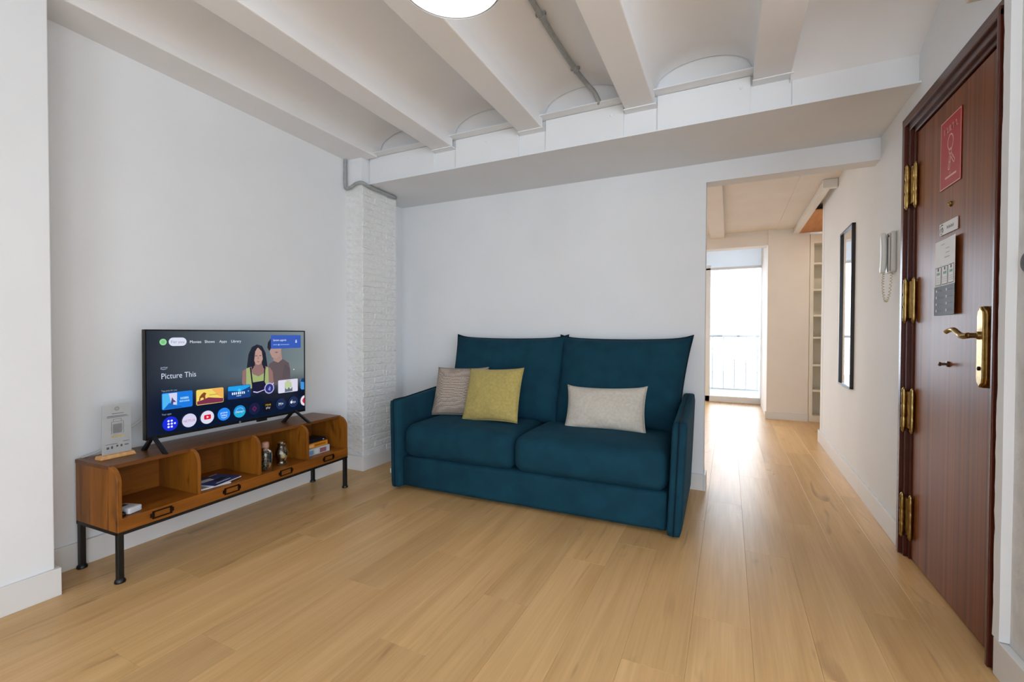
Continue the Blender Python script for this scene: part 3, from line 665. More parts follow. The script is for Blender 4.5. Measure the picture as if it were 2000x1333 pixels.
# ================================================================== television stand
TS = thing('tv_stand', 'low honey brown wooden console with four open bays on black legs', 'tv stand', (-2.612, 0.953, 0), rz=0.04)
D, LN = 0.328, 1.306
def panel_poly(x1, z0): return [(.004, z0), (x1, z0), (x1, .418)] + arc(x1 - .066, .418, .066, 0, PI / 2, 8)[1:] + [(.004, .484)]
for y in (0, LN - .017): MB().prism(panel_poly(D, .213), y, y + .017, 'xz').build('side_panel', 'stand_v', TS, bevel=.0015)
for y in (.325, .648, .972): MB().prism(panel_poly(D - .004, .270), y, y + .016, 'xz').build('divider', 'stand_v', TS, bevel=.0015)
MB().box(.004, .268, -.002, LN + .002, .470, .4875).build('top_board', 'stand_top', TS, bevel=.002)
MB().box(.004, .014, .017, LN - .017, .213, .47).build('back_panel', 'stand', TS)
MB().box(.012, D - .012, .017, LN - .017, .250, .2695).build('shelf', 'stand', TS, bevel=.001)
MB().box(D - .014, D + .002, .0, LN, .213, .2695).build('front_rail', 'stand', TS, bevel=.0015)
for y in (.166, .490, .815, 1.137):
    h = MB(); x = D + .001; yw, z0, z1 = .040, .226, .260
    h.box(x, x + .006, y - yw, y + yw, z0, z0 + .005).box(x, x + .006, y - yw, y + yw, z1 - .005, z1).box(x, x + .006, y - yw, y - yw + .008, z0, z1).box(x, x + .006, y + yw - .008, y + yw, z0, z1)
    h.box(x, x + .004, y - yw - .008, y - yw + .002, z0 + .008, z1 - .008).box(x, x + .004, y + yw - .002, y + yw + .008, z0 + .008, z1 - .008)
    h.build('label_holder', 'darkmetal', TS, bevel=.001)
f = MB(); f.box(.004, D, 0, .02, .199, .213).box(.004, D, LN - .02, LN, .199, .213).box(.004, .024, 0, LN, .199, .213).box(D - .02, D + .001, 0, LN, .199, .213)
f.build('leg_frame', 'blackmetal', TS, bevel=.001)
for x in (.020, D - .012):
    for y in (.012, LN - .012):
        l = MB().box(x - .011, x + .011, y - .011, y + .011, .008, .199); lo = l.build('leg', 'blackmetal', TS, bevel=.002)
        MB().lathe([(.019, 0), (.020, .004), (.018, .012), (.012, .018)], 16, (x, y, 0)).build('foot', 'blackmetal', lo, smooth=True)
def on_stand(x, y, z): return TS.matrix_basis @ Vector((x, y, z))
bpy.context.view_layer.update()

# ================================================================== television
TV = thing('television', 'flat screen television showing a streaming home screen on the console', 'television', (-2.434, 1.137, 0.4875), rz=0.029)
ZB = 0.4875; TW = .8965; tz = lambda z: z - ZB
MB().box(-.022, -.002, 0, TW, tz(.548), tz(1.066)).build('panel_body', 'black', TV, bevel=.003)
MB().rbox(-.062, -.020, .12, TW - .12, tz(.57), tz(.86), .02, 6).build('back_shell', 'black', TV, smooth='all')
f = MB(); z0, z1 = tz(.548), tz(1.066); f.box(-.002, .003, 0, .008, z0, z1).box(-.002, .003, TW - .008, TW, z0, z1).box(-.002, .003, 0, TW, z1 - .007, z1).box(-.002, .003, 0, TW, z0, z0 + .014)
f.build('bezel', 'black', TV, bevel=.0008)
for y, k_, fx_ in ((.036, 0.0, .088), (TW - .075, .018, .105)):
    ft = MB()
    for s_, ex in ((1, fx_), (-1, -.085)):
        ft.hexa([(ex - .014, y - .006 + s_ * k_, 0), (ex + .014, y - .006 + s_ * k_, 0), (ex + .014, y + .010 + s_ * k_, 0), (ex - .014, y + .010 + s_ * k_, 0)],
                [(-.018, y - .008, tz(.565)), (.002, y - .008, tz(.565)), (.002, y + .008, tz(.565)), (-.018, y + .008, tz(.565))])
    ft.build('foot', 'black', TV, bevel=.002)
MB().box(-.012, .002, .565, .625, tz(.536), tz(.549)).build('sensor_module', 'black', TV, bevel=.001)
lbl(MB().lathe([(.006, 0), (.005, .002), (.001, .0025)], 12).build('brand_badge', mat('silver_badge', '#b9bcc0', .3, .8), TV, loc=(.003, .457, tz(.555)), rot=(0, PI / 2, 0)), 'tiny silver badge')
def screen_mat():
    m = mat('screen_background', '#020203', 0.12); t = NT(m); b = t.n['Principled BSDF']
    tc = t.add('ShaderNodeTexCoord'); sp = t.add('ShaderNodeSeparateXYZ'); t.link(tc.outputs['Object'], sp.inputs[0])
    rx = t.add('ShaderNodeValToRGB'); e = rx.color_ramp.elements
    e[0].position = 0.0; e[0].color = hexc('#1b2433'); e[1].position = 0.9; e[1].color = hexc('#7f8c8f')
    k = rx.color_ramp.elements.new(0.45); k.color = hexc('#566470')
    t.link(sp.outputs['Y'], rx.inputs[0])
    mz = t.add('ShaderNodeMapRange'); mz.interpolation_type = 'SMOOTHSTEP'
    mz.inputs['From Min'].default_value = tz(.68); mz.inputs['From Max'].default_value = tz(.84)
    t.link(sp.outputs['Z'], mz.inputs[0])
    mx = t.add('ShaderNodeMix', data_type='RGBA'); t.link(mz.outputs[0], mx.inputs[0]); mx.inputs[6].default_value = hexc('#0b1730'); t.link(rx.outputs[0], mx.inputs[7])
    t.link(mx.outputs[2], b.inputs['Emission Color']); b.inputs['Emission Strength'].default_value = 0.9
    return m
M['screen'] = screen_mat()
scr = MB().box(-.002, .0012, .008, TW - .008, tz(.562), tz(1.059)).build('screen', 'screen', TV)
lbl(scr, 'lit screen with rows of programme tiles and round app icons')
EM = {}
def em(c, s=1.0):
    if (c, s) not in EM: EM[(c, s)] = emit('screen_' + c.strip('#'), c, s)
    return EM[(c, s)]
class Scr:
    """picture element on the screen; u across in metres from the left edge, z world height"""
    def __init__(s): s.b = MB(); s.m = []
    def mi(s, c):
        m = em(c)
        if m not in s.m: s.m.append(m)
        return s.m.index(m)
    def poly(s, pts, c, d): s.b.add([(.0012 + d * .0003, u, tz(z)) for u, z in pts], [tuple(range(len(pts)))], s.mi(c)); return s
    def rrect(s, u0, u1, z0, z1, r, c, d):
        pts = arc(u1 - r, z1 - r, r, 0, PI / 2, 5) + arc(u0 + r, z1 - r, r, PI / 2, PI, 5) + arc(u0 + r, z0 + r, r, PI, 1.5 * PI, 5) + arc(u1 - r, z0 + r, r, 1.5 * PI, 2 * PI, 5)
        return s.poly(pts, c, d)
    def disc(s, u, z, r, c, d, n=28): return s.poly(arc(u, z, r, 0, 2 * PI, n)[:-1], c, d)
    def text(s, t, size, u, z, c, d, al='LEFT', sx=1.0):
        vs, fs = text_geo(t, size, al); s.b.add([(.0012 + d * .0003, u + x * sx, tz(z + y)) for x, y, _ in vs], fs, s.mi(c)); return s
    def squiggle(s, u, z, w_, hh, n, c, d):
        rs = random.Random(int(u * 1e4))
        for k in range(n):
            a = u + w_ * k / n; x1 = a + w_ / n * rs.uniform(.45, .75); s.poly([(a, z), (x1, z), (x1, z + hh * rs.uniform(.75, 1)), (a, z + hh)], c, d)
        return s
    def done(s, name): return s.b.build(name, s.m, scr, normals=False)
s = Scr(); s.disc(.078, 1.006, .0155, '#8fd897', 1).disc(.078, 1.006, .009, '#78c383', 2); s.done('profile_icon')
s = Scr(); s.rrect(.102, .183, .986, 1.027, .0204, '#d9dcf0', 1).text('For you', .0195, .1425, .9995, '#8a8ea3', 2, 'CENTER'); s.done('menu_button')
for t, u, w_ in (('Movies', .197, .050), ('Shows', .270, .046), ('Apps', .346, .036), ('Library', .410, .048)):
    s = Scr(); s.text(t, .020, u, .9985, '#dfe6ee', 2); s.done('menu_word')
s = Scr(); s.text('prime', .013, .066, .880, '#a9b8d8', 2); s.poly([(.066, .876), (.079, .8725), (.092, .876), (.092, .8775), (.079, .875), (.066, .8775)], '#a9b8d8', 2); s.done('provider_logo')
s = Scr(); s.text('Picture This', .0385, .067, .829, '#ccd6ec', 2, sx=.86); s.done('title_lettering')
s = Scr(); s.text('Top picks for you', .012, .068, .767, '#9aa6bd', 2, sx=.8); s.done('row_heading')
s = Scr(); s.text('Your apps', .012, .069, .654, '#9aa6bd', 2, sx=.85); s.done('row_heading')
# the two people of the programme picture, as flat print
s = Scr()
s.poly([(.640, .868), (.690, .893), (.732, .893), (.775, .866), (.786, .82), (.784, .745), (.640, .735), (.628, .80)], '#5f5358', 1)
s.poly([(.668, .93), (.668, .885), (.70, .872), (.728, .89), (.722, .94)], '#a5877f', 2)
s.poly([(.648, .985), (.645, .935), (.660, .905), (.690, .898), (.712, .915), (.722, .95), (.720, .99), (.68, 1.0)], '#ad8f88', 3)
s.poly([(.628, .965), (.632, .995), (.655, 1.022), (.70, 1.026), (.728, 1.0), (.722, .965), (.70, .985), (.660, .985), (.650, .955), (.640, .945)], '#1f2233', 4)
s.poly([(.675, .935), (.690, .930), (.700, .935), (.690, .939)], '#7c5a5a', 4)
for k in range(5): s.poly([(.745 + k * .007, .86 - k * .006), (.752 + k * .007, .86 - k * .006), (.735 + k * .012, .77), (.729 + k * .012, .77)], '#544a52', 2)
s.done('portrait')
s = Scr()
s.poly([(.500, .86), (.510, .93), (.530, .970), (.562, .985), (.594, .975), (.616, .935), (.626, .87), (.630, .83), (.606, .815), (.52, .815), (.503, .83)], '#1d2030', 5)
s.poly([(.470, .77), (.474, .838), (.500, .852), (.54, .862), (.60, .862), (.645, .845), (.662, .82), (.668, .755), (.640, .735), (.49, .735)], '#8f6d6b', 6)
s.poly([(.548, .90), (.548, .845), (.570, .832), (.592, .845), (.592, .90)], '#8d6c6a', 7)
s.poly([(.495, .850), (.512, .856), (.536, .815), (.570, .800), (.602, .815), (.622, .852), (.632, .846), (.636, .735), (.494, .735)], '#9fae74', 8)
s.poly([(.538, .925), (.545, .955), (.568, .966), (.592, .955), (.602, .925), (.596, .895), (.583, .872), (.568, .866), (.553, .872), (.542, .895)], '#b9948b', 9)
s.poly([(.528, .88), (.533, .935), (.548, .965), (.566, .968), (.550, .945), (.544, .90), (.540, .855), (.528, .84)], '#1d2030', 10)
s.poly([(.612, .87), (.606, .935), (.592, .962), (.566, .968), (.590, .945), (.597, .90), (.598, .85), (.612, .835)], '#1d2030', 10)
s.poly([(.549, .921), (.562, .922), (.562, .9185), (.549, .9175)], '#3a2f38', 10); s.poly([(.575, .922), (.588, .921), (.588, .9175), (.575, .9185)], '#3a2f38', 10)
s.poly([(.558, .885), (.568, .888), (.579, .885), (.568, .881)], '#96605f', 10); s.poly([(.565, .917), (.571, .917), (.573, .899), (.563, .899)], '#a88078', 10)
s.poly([(.516, .852), (.524, .855), (.536, .755), (.530, .735)], '#15182a', 10); s.poly([(.606, .855), (.614, .852), (.606, .735), (.600, .735)], '#15182a', 10)
s.poly([(.528, .768), (.605, .772), (.622, .735), (.622, .705), (.528, .705)], '#151233', 11)
s.poly([(.535, .712), (.56, .705), (.605, .716), (.605, .720), (.56, .711), (.537, .718)], '#c8c4f2', 12)
s.done('portrait')
s = Scr(); s.disc(.811, .823, .0035, '#eef2f4', 3, 10); s.done('page_dot')
s = Scr(); s.rrect(.649, .861, .957, 1.038, .006, '#3559b4', 14).text('System upgrade', .0155, .664, 1.003, '#eef2fb', 15, sx=.92).disc(.702, .980, .0055, '#8fb4ec', 15)
s.poly([(.664, .979), (.692, .979), (.692, .982), (.664, .982)], '#a9c0ea', 15).poly([(.712, .979), (.775, .979), (.775, .982), (.712, .982)], '#a9c0ea', 15)
s.rrect(.820, .832, .991, .999, .002, '#dfe8fa', 15).rrect(.821, .831, 1.001, 1.009, .002, '#b9cbf0', 15); s.done('notification_card')
# programme tiles
s = Scr(); s.rrect(.068, .207, .680, .761, .007, '#1779e0', 14)
s.poly([(.070, .757), (.135, .758), (.135, .683), (.071, .684)], '#4fb7f2', 15).poly([(.098, .757), (.135, .757), (.133, .70), (.110, .70)], '#d5d3ef', 16).poly([(.105, .704), (.112, .738), (.119, .725), (.131, .712), (.118, .713), (.116, .70)], '#4b4a86', 17).poly([(.074, .683), (.10, .712), (.12, .70), (.15, .69), (.16, .683)], '#1268c4', 18)
s.squiggle(.150, .722, .040, .011, 6, '#a9dcf8', 18).squiggle(.146, .709, .048, .008, 9, '#a9dcf8', 18); s.done('programme_tile')
s = Scr(); s.rrect(.225, .364, .680, .759, .007, '#f0d566', 14).poly([(.300, .757), (.358, .757), (.362, .75), (.362, .70), (.335, .72)], '#efae5a', 15)
s.poly([(.228, .683), (.228, .700), (.250, .704), (.285, .715), (.312, .710), (.362, .702), (.362, .686), (.358, .682)], '#7b2f4e', 16)
s.poly([(.236, .703), (.240, .722), (.250, .735), (.262, .744), (.274, .738), (.268, .724), (.270, .705), (.262, .704), (.258, .718), (.246, .716), (.243, .703)], '#7d4528', 17)
s.poly([(.289, .729), (.335, .729), (.335, .724), (.289, .724)], '#b9a652', 16); s.done('programme_tile')
s = Scr(); s.rrect(.387, .518, .688, .760, .007, '#0d3c80', 14).poly([(.391, .758), (.514, .758), (.516, .748), (.46, .728), (.389, .735), (.389, .752)], '#1aa0ea', 15).disc(.452, .734, .008, '#43c8f0', 16).squiggle(.410, .711, .078, .014, 7, '#dff1fb', 16).squiggle(.436, .700, .028, .006, 5, '#cfe4f3', 16).disc(.505, .723, .004, '#5fc0f0', 16, 10); s.done('programme_tile')
s = Scr(); s.disc(.637, .724, .032, '#b9b0ee', 14).disc(.637, .724, .026, '#29306f', 15).poly([(.628, .716), (.640, .738), (.646, .728), (.643, .708)], '#7f8ad8', 16).poly([(.655, .748), (.668, .756), (.662, .742)], '#d9cffa', 15); s.done('programme_tile')
s = Scr(); s.rrect(.697, .837, .685, .764, .006, '#d9d6ea', 14).poly([(.742, .748), (.768, .755), (.79, .745), (.794, .712), (.742, .712)], '#b9c99a', 15).poly([(.742, .688), (.744, .715), (.758, .703), (.770, .716), (.784, .703), (.796, .715), (.797, .690)], '#5f6a78', 16).poly([(.750, .758), (.784, .759), (.784, .755), (.750, .754)], '#c89aa8', 16); s.done('programme_tile')
s = Scr(); s.poly([(.858, .752), (.866, .762), (.886, .762), (.886, .690), (.866, .690), (.858, .70)], '#3f93d8', 14).poly([(.858, .742), (.866, .762), (.886, .762), (.886, .736)], '#15386a', 15); s.done('programme_tile')
# app icons
s = Scr(); s.disc(.104, .610, .0345, '#1226d8', 14)
for i in range(2):
    for j in range(3): s.disc(.096 + i * .014, .624 - j * .0145, .0052, '#e4ebfb', 15, 12)
s.disc(.124, .6095, .0046, '#e4ebfb', 15, 12); s.done('app_icon')
s = Scr(); s.disc(.191, .611, .034, '#d3d2ee', 14).text('NETFLIX', .0165, .191, .604, '#c76a92', 15, 'CENTER', .88); s.done('app_icon')
s = Scr(); s.disc(.279, .612, .034, '#dcdcf0', 14).rrect(.262, .297, .601, .625, .005, '#dc1432', 15).poly([(.275, .607), (.275, .619), (.287, .613)], '#f6e8e8', 16); s.done('app_icon')
s = Scr(); s.disc(.366, .614, .034, '#1f86f2', 14).text('prime', .0165, .366, .617, '#e4f0fb', 15, 'CENTER').text('video', .0165, .366, .603, '#e4f0fb', 15, 'CENTER').poly([(.350, .597), (.366, .592), (.382, .597), (.382, .599), (.366, .595), (.350, .599)], '#e4f0fb', 15); s.done('app_icon')
s = Scr(); s.disc(.454, .615, .034, '#1d8fd6', 14).poly(arc(.454, .615, .034, PI, 2 * PI, 16), '#24a9d2', 15).text('Disney+', .0165, .455, .609, '#e8f4fa', 16, 'CENTER', .92)
s.poly(arc(.454, .612, .024, PI * .15, PI * .85, 12) + arc(.454, .612, .0225, PI * .85, PI * .15, 12), '#bfe6f5', 16); s.done('app_icon')
s = Scr(); s.disc(.542, .617, .034, '#131a3f', 14).poly([(.542, .634), (.557, .617), (.542, .600), (.527, .617)], '#6a1f4c', 15).poly([(.542, .626), (.550, .617), (.542, .608), (.534, .617)], '#2a1a48', 16); s.done('app_icon')
s = Scr(); s.disc(.629, .618, .034, '#0a0c18', 14).text('rtve', .022, .629, .621, '#d9a82f', 15, 'CENTER').text('play', .018, .629, .605, '#c9cede', 15, 'CENTER'); s.done('app_icon')
s = Scr(); s.disc(.716, .620, .034, '#1a2a52', 14).text('M+', .026, .716, .611, '#e6ecf6', 15, 'CENTER'); s.done('app_icon')
s = Scr(); s.disc(.804, .621, .034, '#1c2c54', 14).text('tv', .025, .802, .612, '#e6ecf6', 15)
s.disc(.790, .620, .0085, '#e6ecf6', 15, 14).poly([(.790, .629), (.792, .634), (.796, .636), (.794, .631)], '#e6ecf6', 16); s.done('app_icon')
s = Scr(); s.poly([(.8875, .650)] + arc(.8905, .618, .033, PI * .53, PI * 1.47, 14) + [(.8875, .586)], '#e2dde8', 14).poly([(.8875, .638), (.876, .630), (.870, .618), (.876, .606), (.8875, .598)], '#c3284a', 15); s.done('app_icon')
# ---- cable
tc_ = smooth_path([(-2.52, 1.30, .68), (-2.585, 1.213, .632), (-2.592, 1.155, .592), (-2.594, 1.042, .512), (-2.595, 0.99, .4955), (-2.597, .97, .4915)], 6)
o = MB().tube(tc_, .0035, 6).build('power_cable', 'cable', smooth='all'); tag(o, 'thin white cable sagging from television to the console end', 'cable')

# ================================================================== things on and in the stand
sgn = thing('acrylic_sign', 'clear printed review sign in a beech block beside the television', 'sign', (-2.492, 0.983, 0.4875), rz=0.045)
MB().hexa([(-.022, 0, 0), (.022, .004, 0), (.022, .140, 0), (-.022, .147, 0)], [(-.020, .002, .017), (.018, .012, .017), (.018, .132, .017), (-.020, .145, .017)]).build('wood_base', 'pine', sgn, bevel=.003)
def acrylic():
    m = bpy.data.materials.new('frosted_acrylic'); m.use_nodes = True; t = NT(m); b = t.n['Principled BSDF']
    b.inputs['Base Color'].default_value = hexc('#c3c5c6'); b.inputs['Roughness'].default_value = .12; b.inputs['Alpha'].default_value = .55
    return m
M['acrylic'] = acrylic()
MB().box(-.002, .0012, .018, .129, .010, .238).build('acrylic_sheet', 'acrylic', sgn)
def pr(name, items, m):
    b = MB()
    for y0, y1, z0, z1 in items: b.add([(.0018, y0, z0), (.0018, y1, z0), (.0018, y1, z1), (.0018, y0, z1)], [(0, 1, 2, 3)])
    return b.build(name, m, sgn, normals=False)
b = MB()
for ring, wd in ((.009, .0015), (.0055, .0015)):
    P = arc(.074, .219, ring, 0, 2 * PI, 18); Q = arc(.074, .219, ring - wd, 0, 2 * PI, 18)
    for i in range(18): b.add([(.0018,) + P[i], (.0018,) + P[i + 1], (.0018,) + Q[i + 1], (.0018,) + Q[i]], [(0, 1, 2, 3)])
b.build('emblem', 'ink', sgn, normals=False)
pr('text_line', [(.055, .100, .196, .1985), (.036, .112, .185, .1875), (.036, .118, .180, .182)], 'ink')
pr('bag_outline', [(.052, .0532, .105, .160), (.098, .0992, .105, .160), (.060, .0612, .160, .172), (.089, .0902, .160, .172), (.060, .0902, .172, .1732), (.052, .0992, .160, .1612)], 'ink')
pr('blank_code_field', [(.058, .093, .108, .150)], mat('mid_grey_print', '#7d7d80', .7))
pr('star_row', [(.053 + i * .0095, .059 + i * .0095, .090, .098) for i in range(5)], mat('gold_ink', '#c2a24c', .5))
pr('small_print', [(.030, .075, .060, .062), (.095, .122, .066, .068), (.034, .044, .040, .050), (.050, .058, .040, .052), (.070, .078, .046, .054), (.086, .094, .044, .054), (.102, .118, .048, .052)], 'ink')

def place(name, label, cat, lx, ly, lz, rz=0.0, group=None):
    p = on_stand(lx, ly, lz); return thing(name, label, cat, p, 0.04 + rz, group)
SH = .2697
wb = place('router_box', 'small white plastic device in the first bay of the console', 'device', .262, .066, SH, .25)
MB().rbox(-.045, .045, -.030, .030, .001, .028, .006, 5).build('housing', mat('white_device_plastic', '#c9cdd6', .35), wb, smooth='all')
MB().box(-.030, -.004, -.018, .010, .0278, .0288).build('dark_window', 'dgrey', wb)
rc = place('remote_control', 'black remote control tucked beside the small white device', 'remote', .280, .026, SH, .15)
MB().rbox(-.035, .035, -.007, .007, 0, .018, .004, 4).build('body', 'black', rc, smooth='all')
b = MB()
for i in range(5): b.box(-.025 + i * .011, -.019 + i * .011, -.004, .004, .018, .0188)
b.build('button', 'dgrey', rc)
M['magblue'] = add_noise(mat('blue_magazine_cover', '#23519c', .35), '#16386f', (18, 18, 18), 3); M['maggrey'] = add_noise(mat('grey_magazine_cover', '#a9b0b0', .35), '#7d8a88', (22, 22, 22), 3)
mg = place('magazine', 'blue glossy magazine lying uppermost in the second bay', 'magazine', .225, .478, SH + .0075, .22)
MB().box(-.085, .075, -.085, .085, 0, .005).build('pages', 'paper', mg); lbl(MB().box(-.0855, .0755, -.0855, .0855, .005, .0062).build('cover', 'magblue', mg), 'blue cover')
b = MB(); z = .0066
b.add([(-.06, -.06, z), (-.02, -.07, z), (-.01, 0, z), (-.05, .01, z)], [(0, 1, 2, 3)], 0).add([(.0, -.02, z), (.03, -.01, z), (.02, .05, z), (-.01, .04, z)], [(0, 1, 2, 3)], 1).add([(.045, -.05, z), (.055, -.05, z), (.055, .04, z), (.045, .04, z)], [(0, 1, 2, 3)], 0).add([(-.08, .03, z), (-.07, .03, z), (-.07, .08, z), (-.08, .08, z)], [(0, 1, 2, 3)], 0)
b.build('cover_print', ['paper', 'inkdark'], mg, normals=False)
mg2 = place('magazine', 'pale grey magazine peeking out under the blue one', 'magazine', .205, .440, SH, -.12)
MB().box(-.085, .09, -.075, .075, 0, .006).build('pages', 'paper', mg2); MB().box(-.0855, .0905, -.0755, .0755, .006, .0072).build('cover', 'maggrey', mg2)
# jars
M['pebble'] = add_noise(mat('shell_grey', '#8f8678', .6), '#5d5348', (40, 40, 40)); M['cork'] = mat('pinkish_cork', '#b98a78', .7); M['shellwarm'] = mat('pale_shell', '#e3c59a', .5)
j1 = place('glass_jar', 'corked glass bottle of shells in the third bay', 'jar', .272, .728, SH)
gl = MB().lathe([(.030, 0), (.034, .004), (.035, .05), (.035, .100), (.031, .112), (.019, .118), (.018, .130), (.021, .132)], 28, cap=False).build('glass_body', 'jarglass', j1, smooth='all')
MB().lathe([(.0165, .112), (.018, .128), (.019, .136), (.018, .156), (.014, .160)], 20).build('cork', 'cork', j1, smooth=True)
b = MB(); rs = random.Random(3)
for i in range(70):
    a = rs.uniform(0, 2 * PI); rr = .026 * math.sqrt(rs.random()); zz = rs.uniform(.008, .098); q = rs.uniform(.004, .008)
    b.lathe([(q * .2, -q * .7), (q * .9, -q * .2), (q, .1 * q), (q * .6, q * .6), (q * .1, q * .75)], 6, (rr * math.cos(a), rr * math.sin(a), zz))
b.build('shells', 'pebble', j1, smooth=True)['kind'] = 'stuff'
j2 = place('glass_jar', 'round bellied glass jar with one pale shell inside', 'jar', .268, .838, SH)
MB().lathe([(.026, 0), (.032, .006), (.028, .020), (.026, .030), (.036, .055), (.037, .075), (.028, .100), (.022, .112), (.024, .128), (.027, .134)], 28, cap=False).build('glass_body', 'jarglass', j2, smooth='all')
MB().lathe([(.002, .040), (.011, .044), (.015, .055), (.012, .066), (.003, .071)], 14, (.008, .004, 0)).build('shell', 'shellwarm', j2, smooth='all')
b = MB()
for i in range(14):
    a = rs.uniform(0, 2 * PI); rr = .020 * math.sqrt(rs.random()); q = rs.uniform(.003, .006)
    b.lathe([(q * .2, -q * .7), (q, 0), (q * .2, q * .7)], 6, (rr * math.cos(a), rr * math.sin(a), rs.uniform(.075, .1)))
b.build('wire_lights', 'pebble', j2, smooth=True)['kind'] = 'stuff'
# boxed games
def game(name, label, z, h, y0, y1, x0, x1, c, fc):
    g = place(name, label, 'book', 0, 0, SH + z)
    MB().box(x0, x1, y0, y1, 0.0005, h).build('cover', c, g, bevel=.001)
    b = MB(); xx = x1 + .0006
    for ya, yb_, za, zb, mi in fc: b.add([(xx, y0 + ya * (y1 - y0), za * h), (xx, y0 + yb_ * (y1 - y0), za * h), (xx, y0 + yb_ * (y1 - y0), zb * h), (xx, y0 + ya * (y1 - y0), zb * h)], [(0, 1, 2, 3)], mi)
    b.build('spine_print', [mat(name + '_print_a', '#6f93b8', .5), mat(name + '_print_b', '#c9cfd0', .5), mat(name + '_print_c', '#8e5a60', .5), mat(name + '_print_d', '#9a5f12', .5), mat(name + '_print_e', '#e4b178', .5)], g, normals=False)
    return g
M['bookwhite'] = mat('white_box_card', '#b9bdbf', .5); M['bookyellow'] = mat('orange_yellow_card', '#cf8420', .5); M['booknavy'] = mat('black_navy_card', '#101022', .4)
game('boxed_game', 'white and blue boxed game at the bottom of the stack', 0, .043, 1.006, 1.203, .130, .272, 'bookwhite', [(.05, .32, .15, .75, 0), (.36, .52, .15, .85, 1), (.58, .85, .15, .8, 2)])
game('boxed_game', 'orange yellow box in the middle of the stack', .0432, .030, 1.010, 1.196, .135, .262, 'bookyellow', [(.42, .9, .3, .7, 3), (.08, .38, .2, .8, 4)])
game('boxed_game', 'dark navy case lying uppermost on the orange box', .0736, .020, 1.02, 1.190, .14, .250, 'booknavy', [(.85, .92, .3, .6, 1)])

# ================================================================== sofa
SA = math.radians(1.0)
SO = thing('sofa', 'two seat teal velour sofa with slim arms and piped back cushions', 'sofa', (-2.052, 2.374, 0), rz=SA)
SW, SD = 1.845, 0.83
def arm(x0, sgn, name):
    """slim arm panel: flares outward and rises towards the back; sgn -1 left, 1 right"""
    def fn(p):
        t = max(0.0, (p.z - .02) / .6); x = p.x + sgn * .026 * t
        z = p.z
        if p.z > .35: z += (p.z - .35) / .25 * (.055 * min(1, max(0, (p.y - .1) / .65)))
        y = p.y + .015 * t - (.020 * (1 - t) if False else 0)
        return Vector((x, y, z))
    b = MB().rbox(x0, x0 + .076, 0, .86, .012, .600, .020, 9, fn)
    o = b.build(name, 'sofa', SO, smooth='all')
    cx = x0 + .038
    pts = [fn(Vector((cx, -.001, z))) for z in (.02, .15, .3, .45, .585)] + [fn(Vector((cx, .02 + k * .12, .602))) for k in range(7)]
    MB().tube(smooth_path(pts, 3), .0045, 6).build('piping', 'sofa_pipe', o, smooth='all')
    return o
la = arm(0.0, -1, 'arm'); arm(SW - .076, 1, 'arm')
lbl(MB().box(-.006, -.0045, .004, .02, .105, .135).build('care_tag', 'paper', la), 'tiny white care tag')
MB().rbox(.074, SW - .074, .035, .80, .022, .222, .012, 5).build('base', 'sofa', SO, smooth='all')
MB().box(.30, SW - .30, .1, .7, 0, .03).build('underframe', 'black', SO)
MB().rbox(.074, SW - .074, .62, .84, .2, .66, .03, 6).build('back_frame', 'sofa', SO, smooth='all')
def seat(x0, x1):
    def fn(p):
        u = (p.x - x0) / (x1 - x0); v = (p.y - .03) / .62; w_ = (p.z - .215) / .215
        z = p.z
        bul = math.sin(PI * min(1, max(0, u))) ** .5
        if w_ > .5: z += .022 * bul * math.sin(PI * min(1, max(0, v))) - .012 * (1 - min(1, v * 2.5)) * 0
        y = p.y
        if v < .3: y -= .016 * bul * math.sin(PI * min(1, max(0, w_)))
        z += .002 * noise.noise(Vector((p.x * 7, p.y * 7, 2)))
        return Vector((p.x, y, z))
    b = MB().rbox(x0, x1, .03, .65, .213, .436, .070, 14, fn)
    o = b.build('seat_cushion', 'sofa', SO, smooth='all')
    zz = .3; return o
SM = .884
seat(.072, SM); seat(SM + .002, SW - .072)
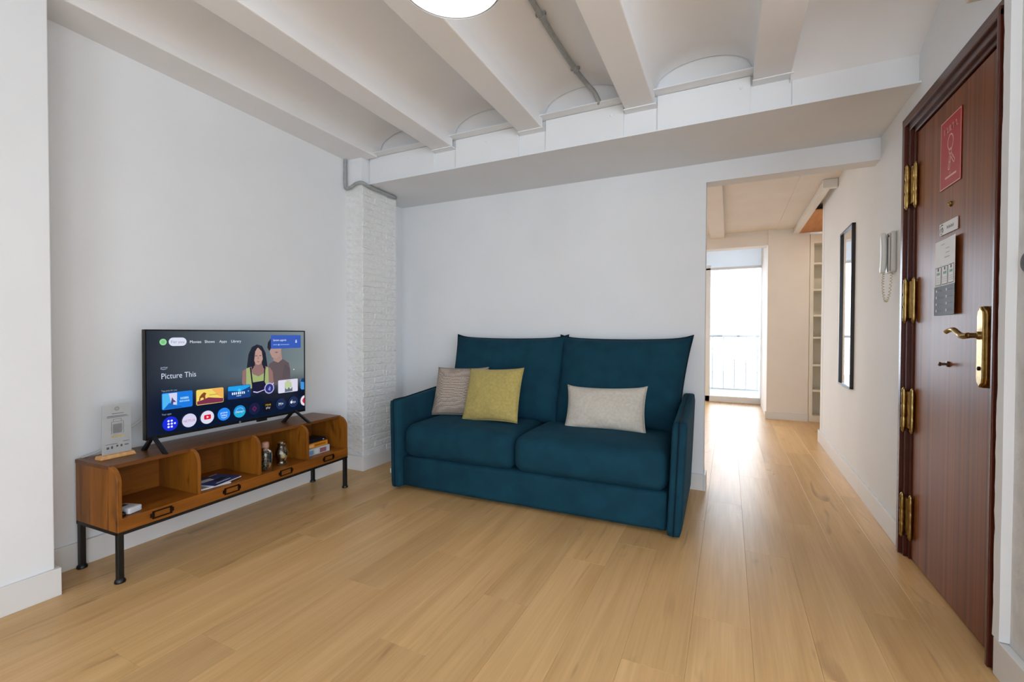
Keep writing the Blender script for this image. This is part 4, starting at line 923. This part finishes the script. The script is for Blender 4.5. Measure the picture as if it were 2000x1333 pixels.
def pillow(wd, ht, th, nx=30, nz=24, pinch=.03, ears=.0, seed=0, sag=.0, p=2.6, wr=.004, skew=0.0):
    """stuffed cushion standing in x/z, thickness along y; edges pulled in between the corners"""
    b = MB()
    def rim(u, v):
        x = u * wd / 2; z = v * ht / 2
        x -= math.copysign(pinch, u) * (1 - v * v) * abs(u) ** 1.5; z -= math.copysign(pinch, v) * (1 - u * u) * abs(v) ** 1.5
        e = (abs(u) * abs(v)) ** 10; x += math.copysign(ears, u) * e * .4; z += math.copysign(ears, v) * e
        if u > 0: x -= skew * u * (1 - v) / 2
        return x, z
    def fn(side):
        def g(i, j):
            u = 2 * i - 1; v = 2 * j - 1
            u = math.copysign(abs(u) ** .8, u); v = math.copysign(abs(v) ** .8, v)
            x, z = rim(u, v)
            t = th / 2 * (max(0, 1 - abs(u) ** p) ** .55) * (max(0, 1 - abs(v) ** p) ** .55)
            t *= 1 + sag * (-v) * .5
            n = noise.noise(Vector((u * 2.5 + seed, v * 2.5, side))) * wr * 2 + noise.noise(Vector((u * 7 + seed, v * 7, side))) * wr
            edge = max(0, 1 - abs(u) ** p) * max(0, 1 - abs(v) ** p)
            return (x, side * (t + n * min(1, edge * 4)), z)
        return g
    b.grid(nx, nz, fn(-1)); b.grid(nx, nz, fn(1))
    bm = bmesh.new()
    vs = [bm.verts.new(v) for v in b.v]
    for f in b.f: bm.faces.new([vs[i] for i in f])
    bmesh.ops.remove_doubles(bm, verts=bm.verts[:], dist=1e-5); bm.verts.index_update()
    c = MB().add([tuple(v.co) for v in bm.verts], [tuple(v.index for v in f.verts) for f in bm.faces]); bm.free()
    ring = []
    N = 22
    for k in range(N): ring.append(rim(-1 + 2 * k / N, 1))
    for k in range(N): ring.append(rim(1, 1 - 2 * k / N))
    for k in range(N): ring.append(rim(1 - 2 * k / N, -1))
    for k in range(N): ring.append(rim(-1, -1 + 2 * k / N))
    return c, [(x, 0, z) for x, z in ring]
LEAN = math.radians(16)
for x, wd, sd, sk in ((.534, .930, 1, 0), (1.402, .895, 8, .07)):
    c, ring = pillow(wd, .64, .21, 34, 28, .014, .022, sd, .25, 4.0, .005, sk)
    o = c.build('back_cushion', 'sofa', SO, smooth='all', loc=(x, .675, .715), rot=(-LEAN, 0, 0))
    MB().tube(ring, .0055, 6, closed=True).build('piping', 'sofa_pipe', o, smooth='all')

def cushion(name, label, wd, ht, th, m, loc, rx, rz, ry=0, seed=0, pinch=.009, ears=.004):
    c, ring = pillow(wd, ht, th, 30, 26, pinch, ears, seed, .15, 2.6, .0045)
    root = thing(name, label, 'cushion', loc, rz, 'scatter cushions on the sofa')
    o = c.build('cover', m, root, smooth='all', rot=(-rx, ry, 0))
    MB().tube(ring, .0022, 5, closed=True).build('seam', m, root, smooth='all', rot=(-rx, ry, 0))
    return root
cushion('cushion', 'square beige dotted weave cushion behind the yellow one', .425, .365, .13, 'beige', (-1.800, 2.845, .622), math.radians(20), SA + .05, -0.03, 2)
cushion('cushion', 'square mustard yellow linen cushion in front of the beige one', .425, .375, .13, 'yellow', (-1.468, 2.742, .630), math.radians(22), SA - .02, -0.045, 5)
cushion('cushion', 'oblong oatmeal linen cushion alone on the right seat', .515, .29, .13, 'cloth_white', (-0.710, 2.845, .573), math.radians(22), SA, -0.03, 9, .014, .008)
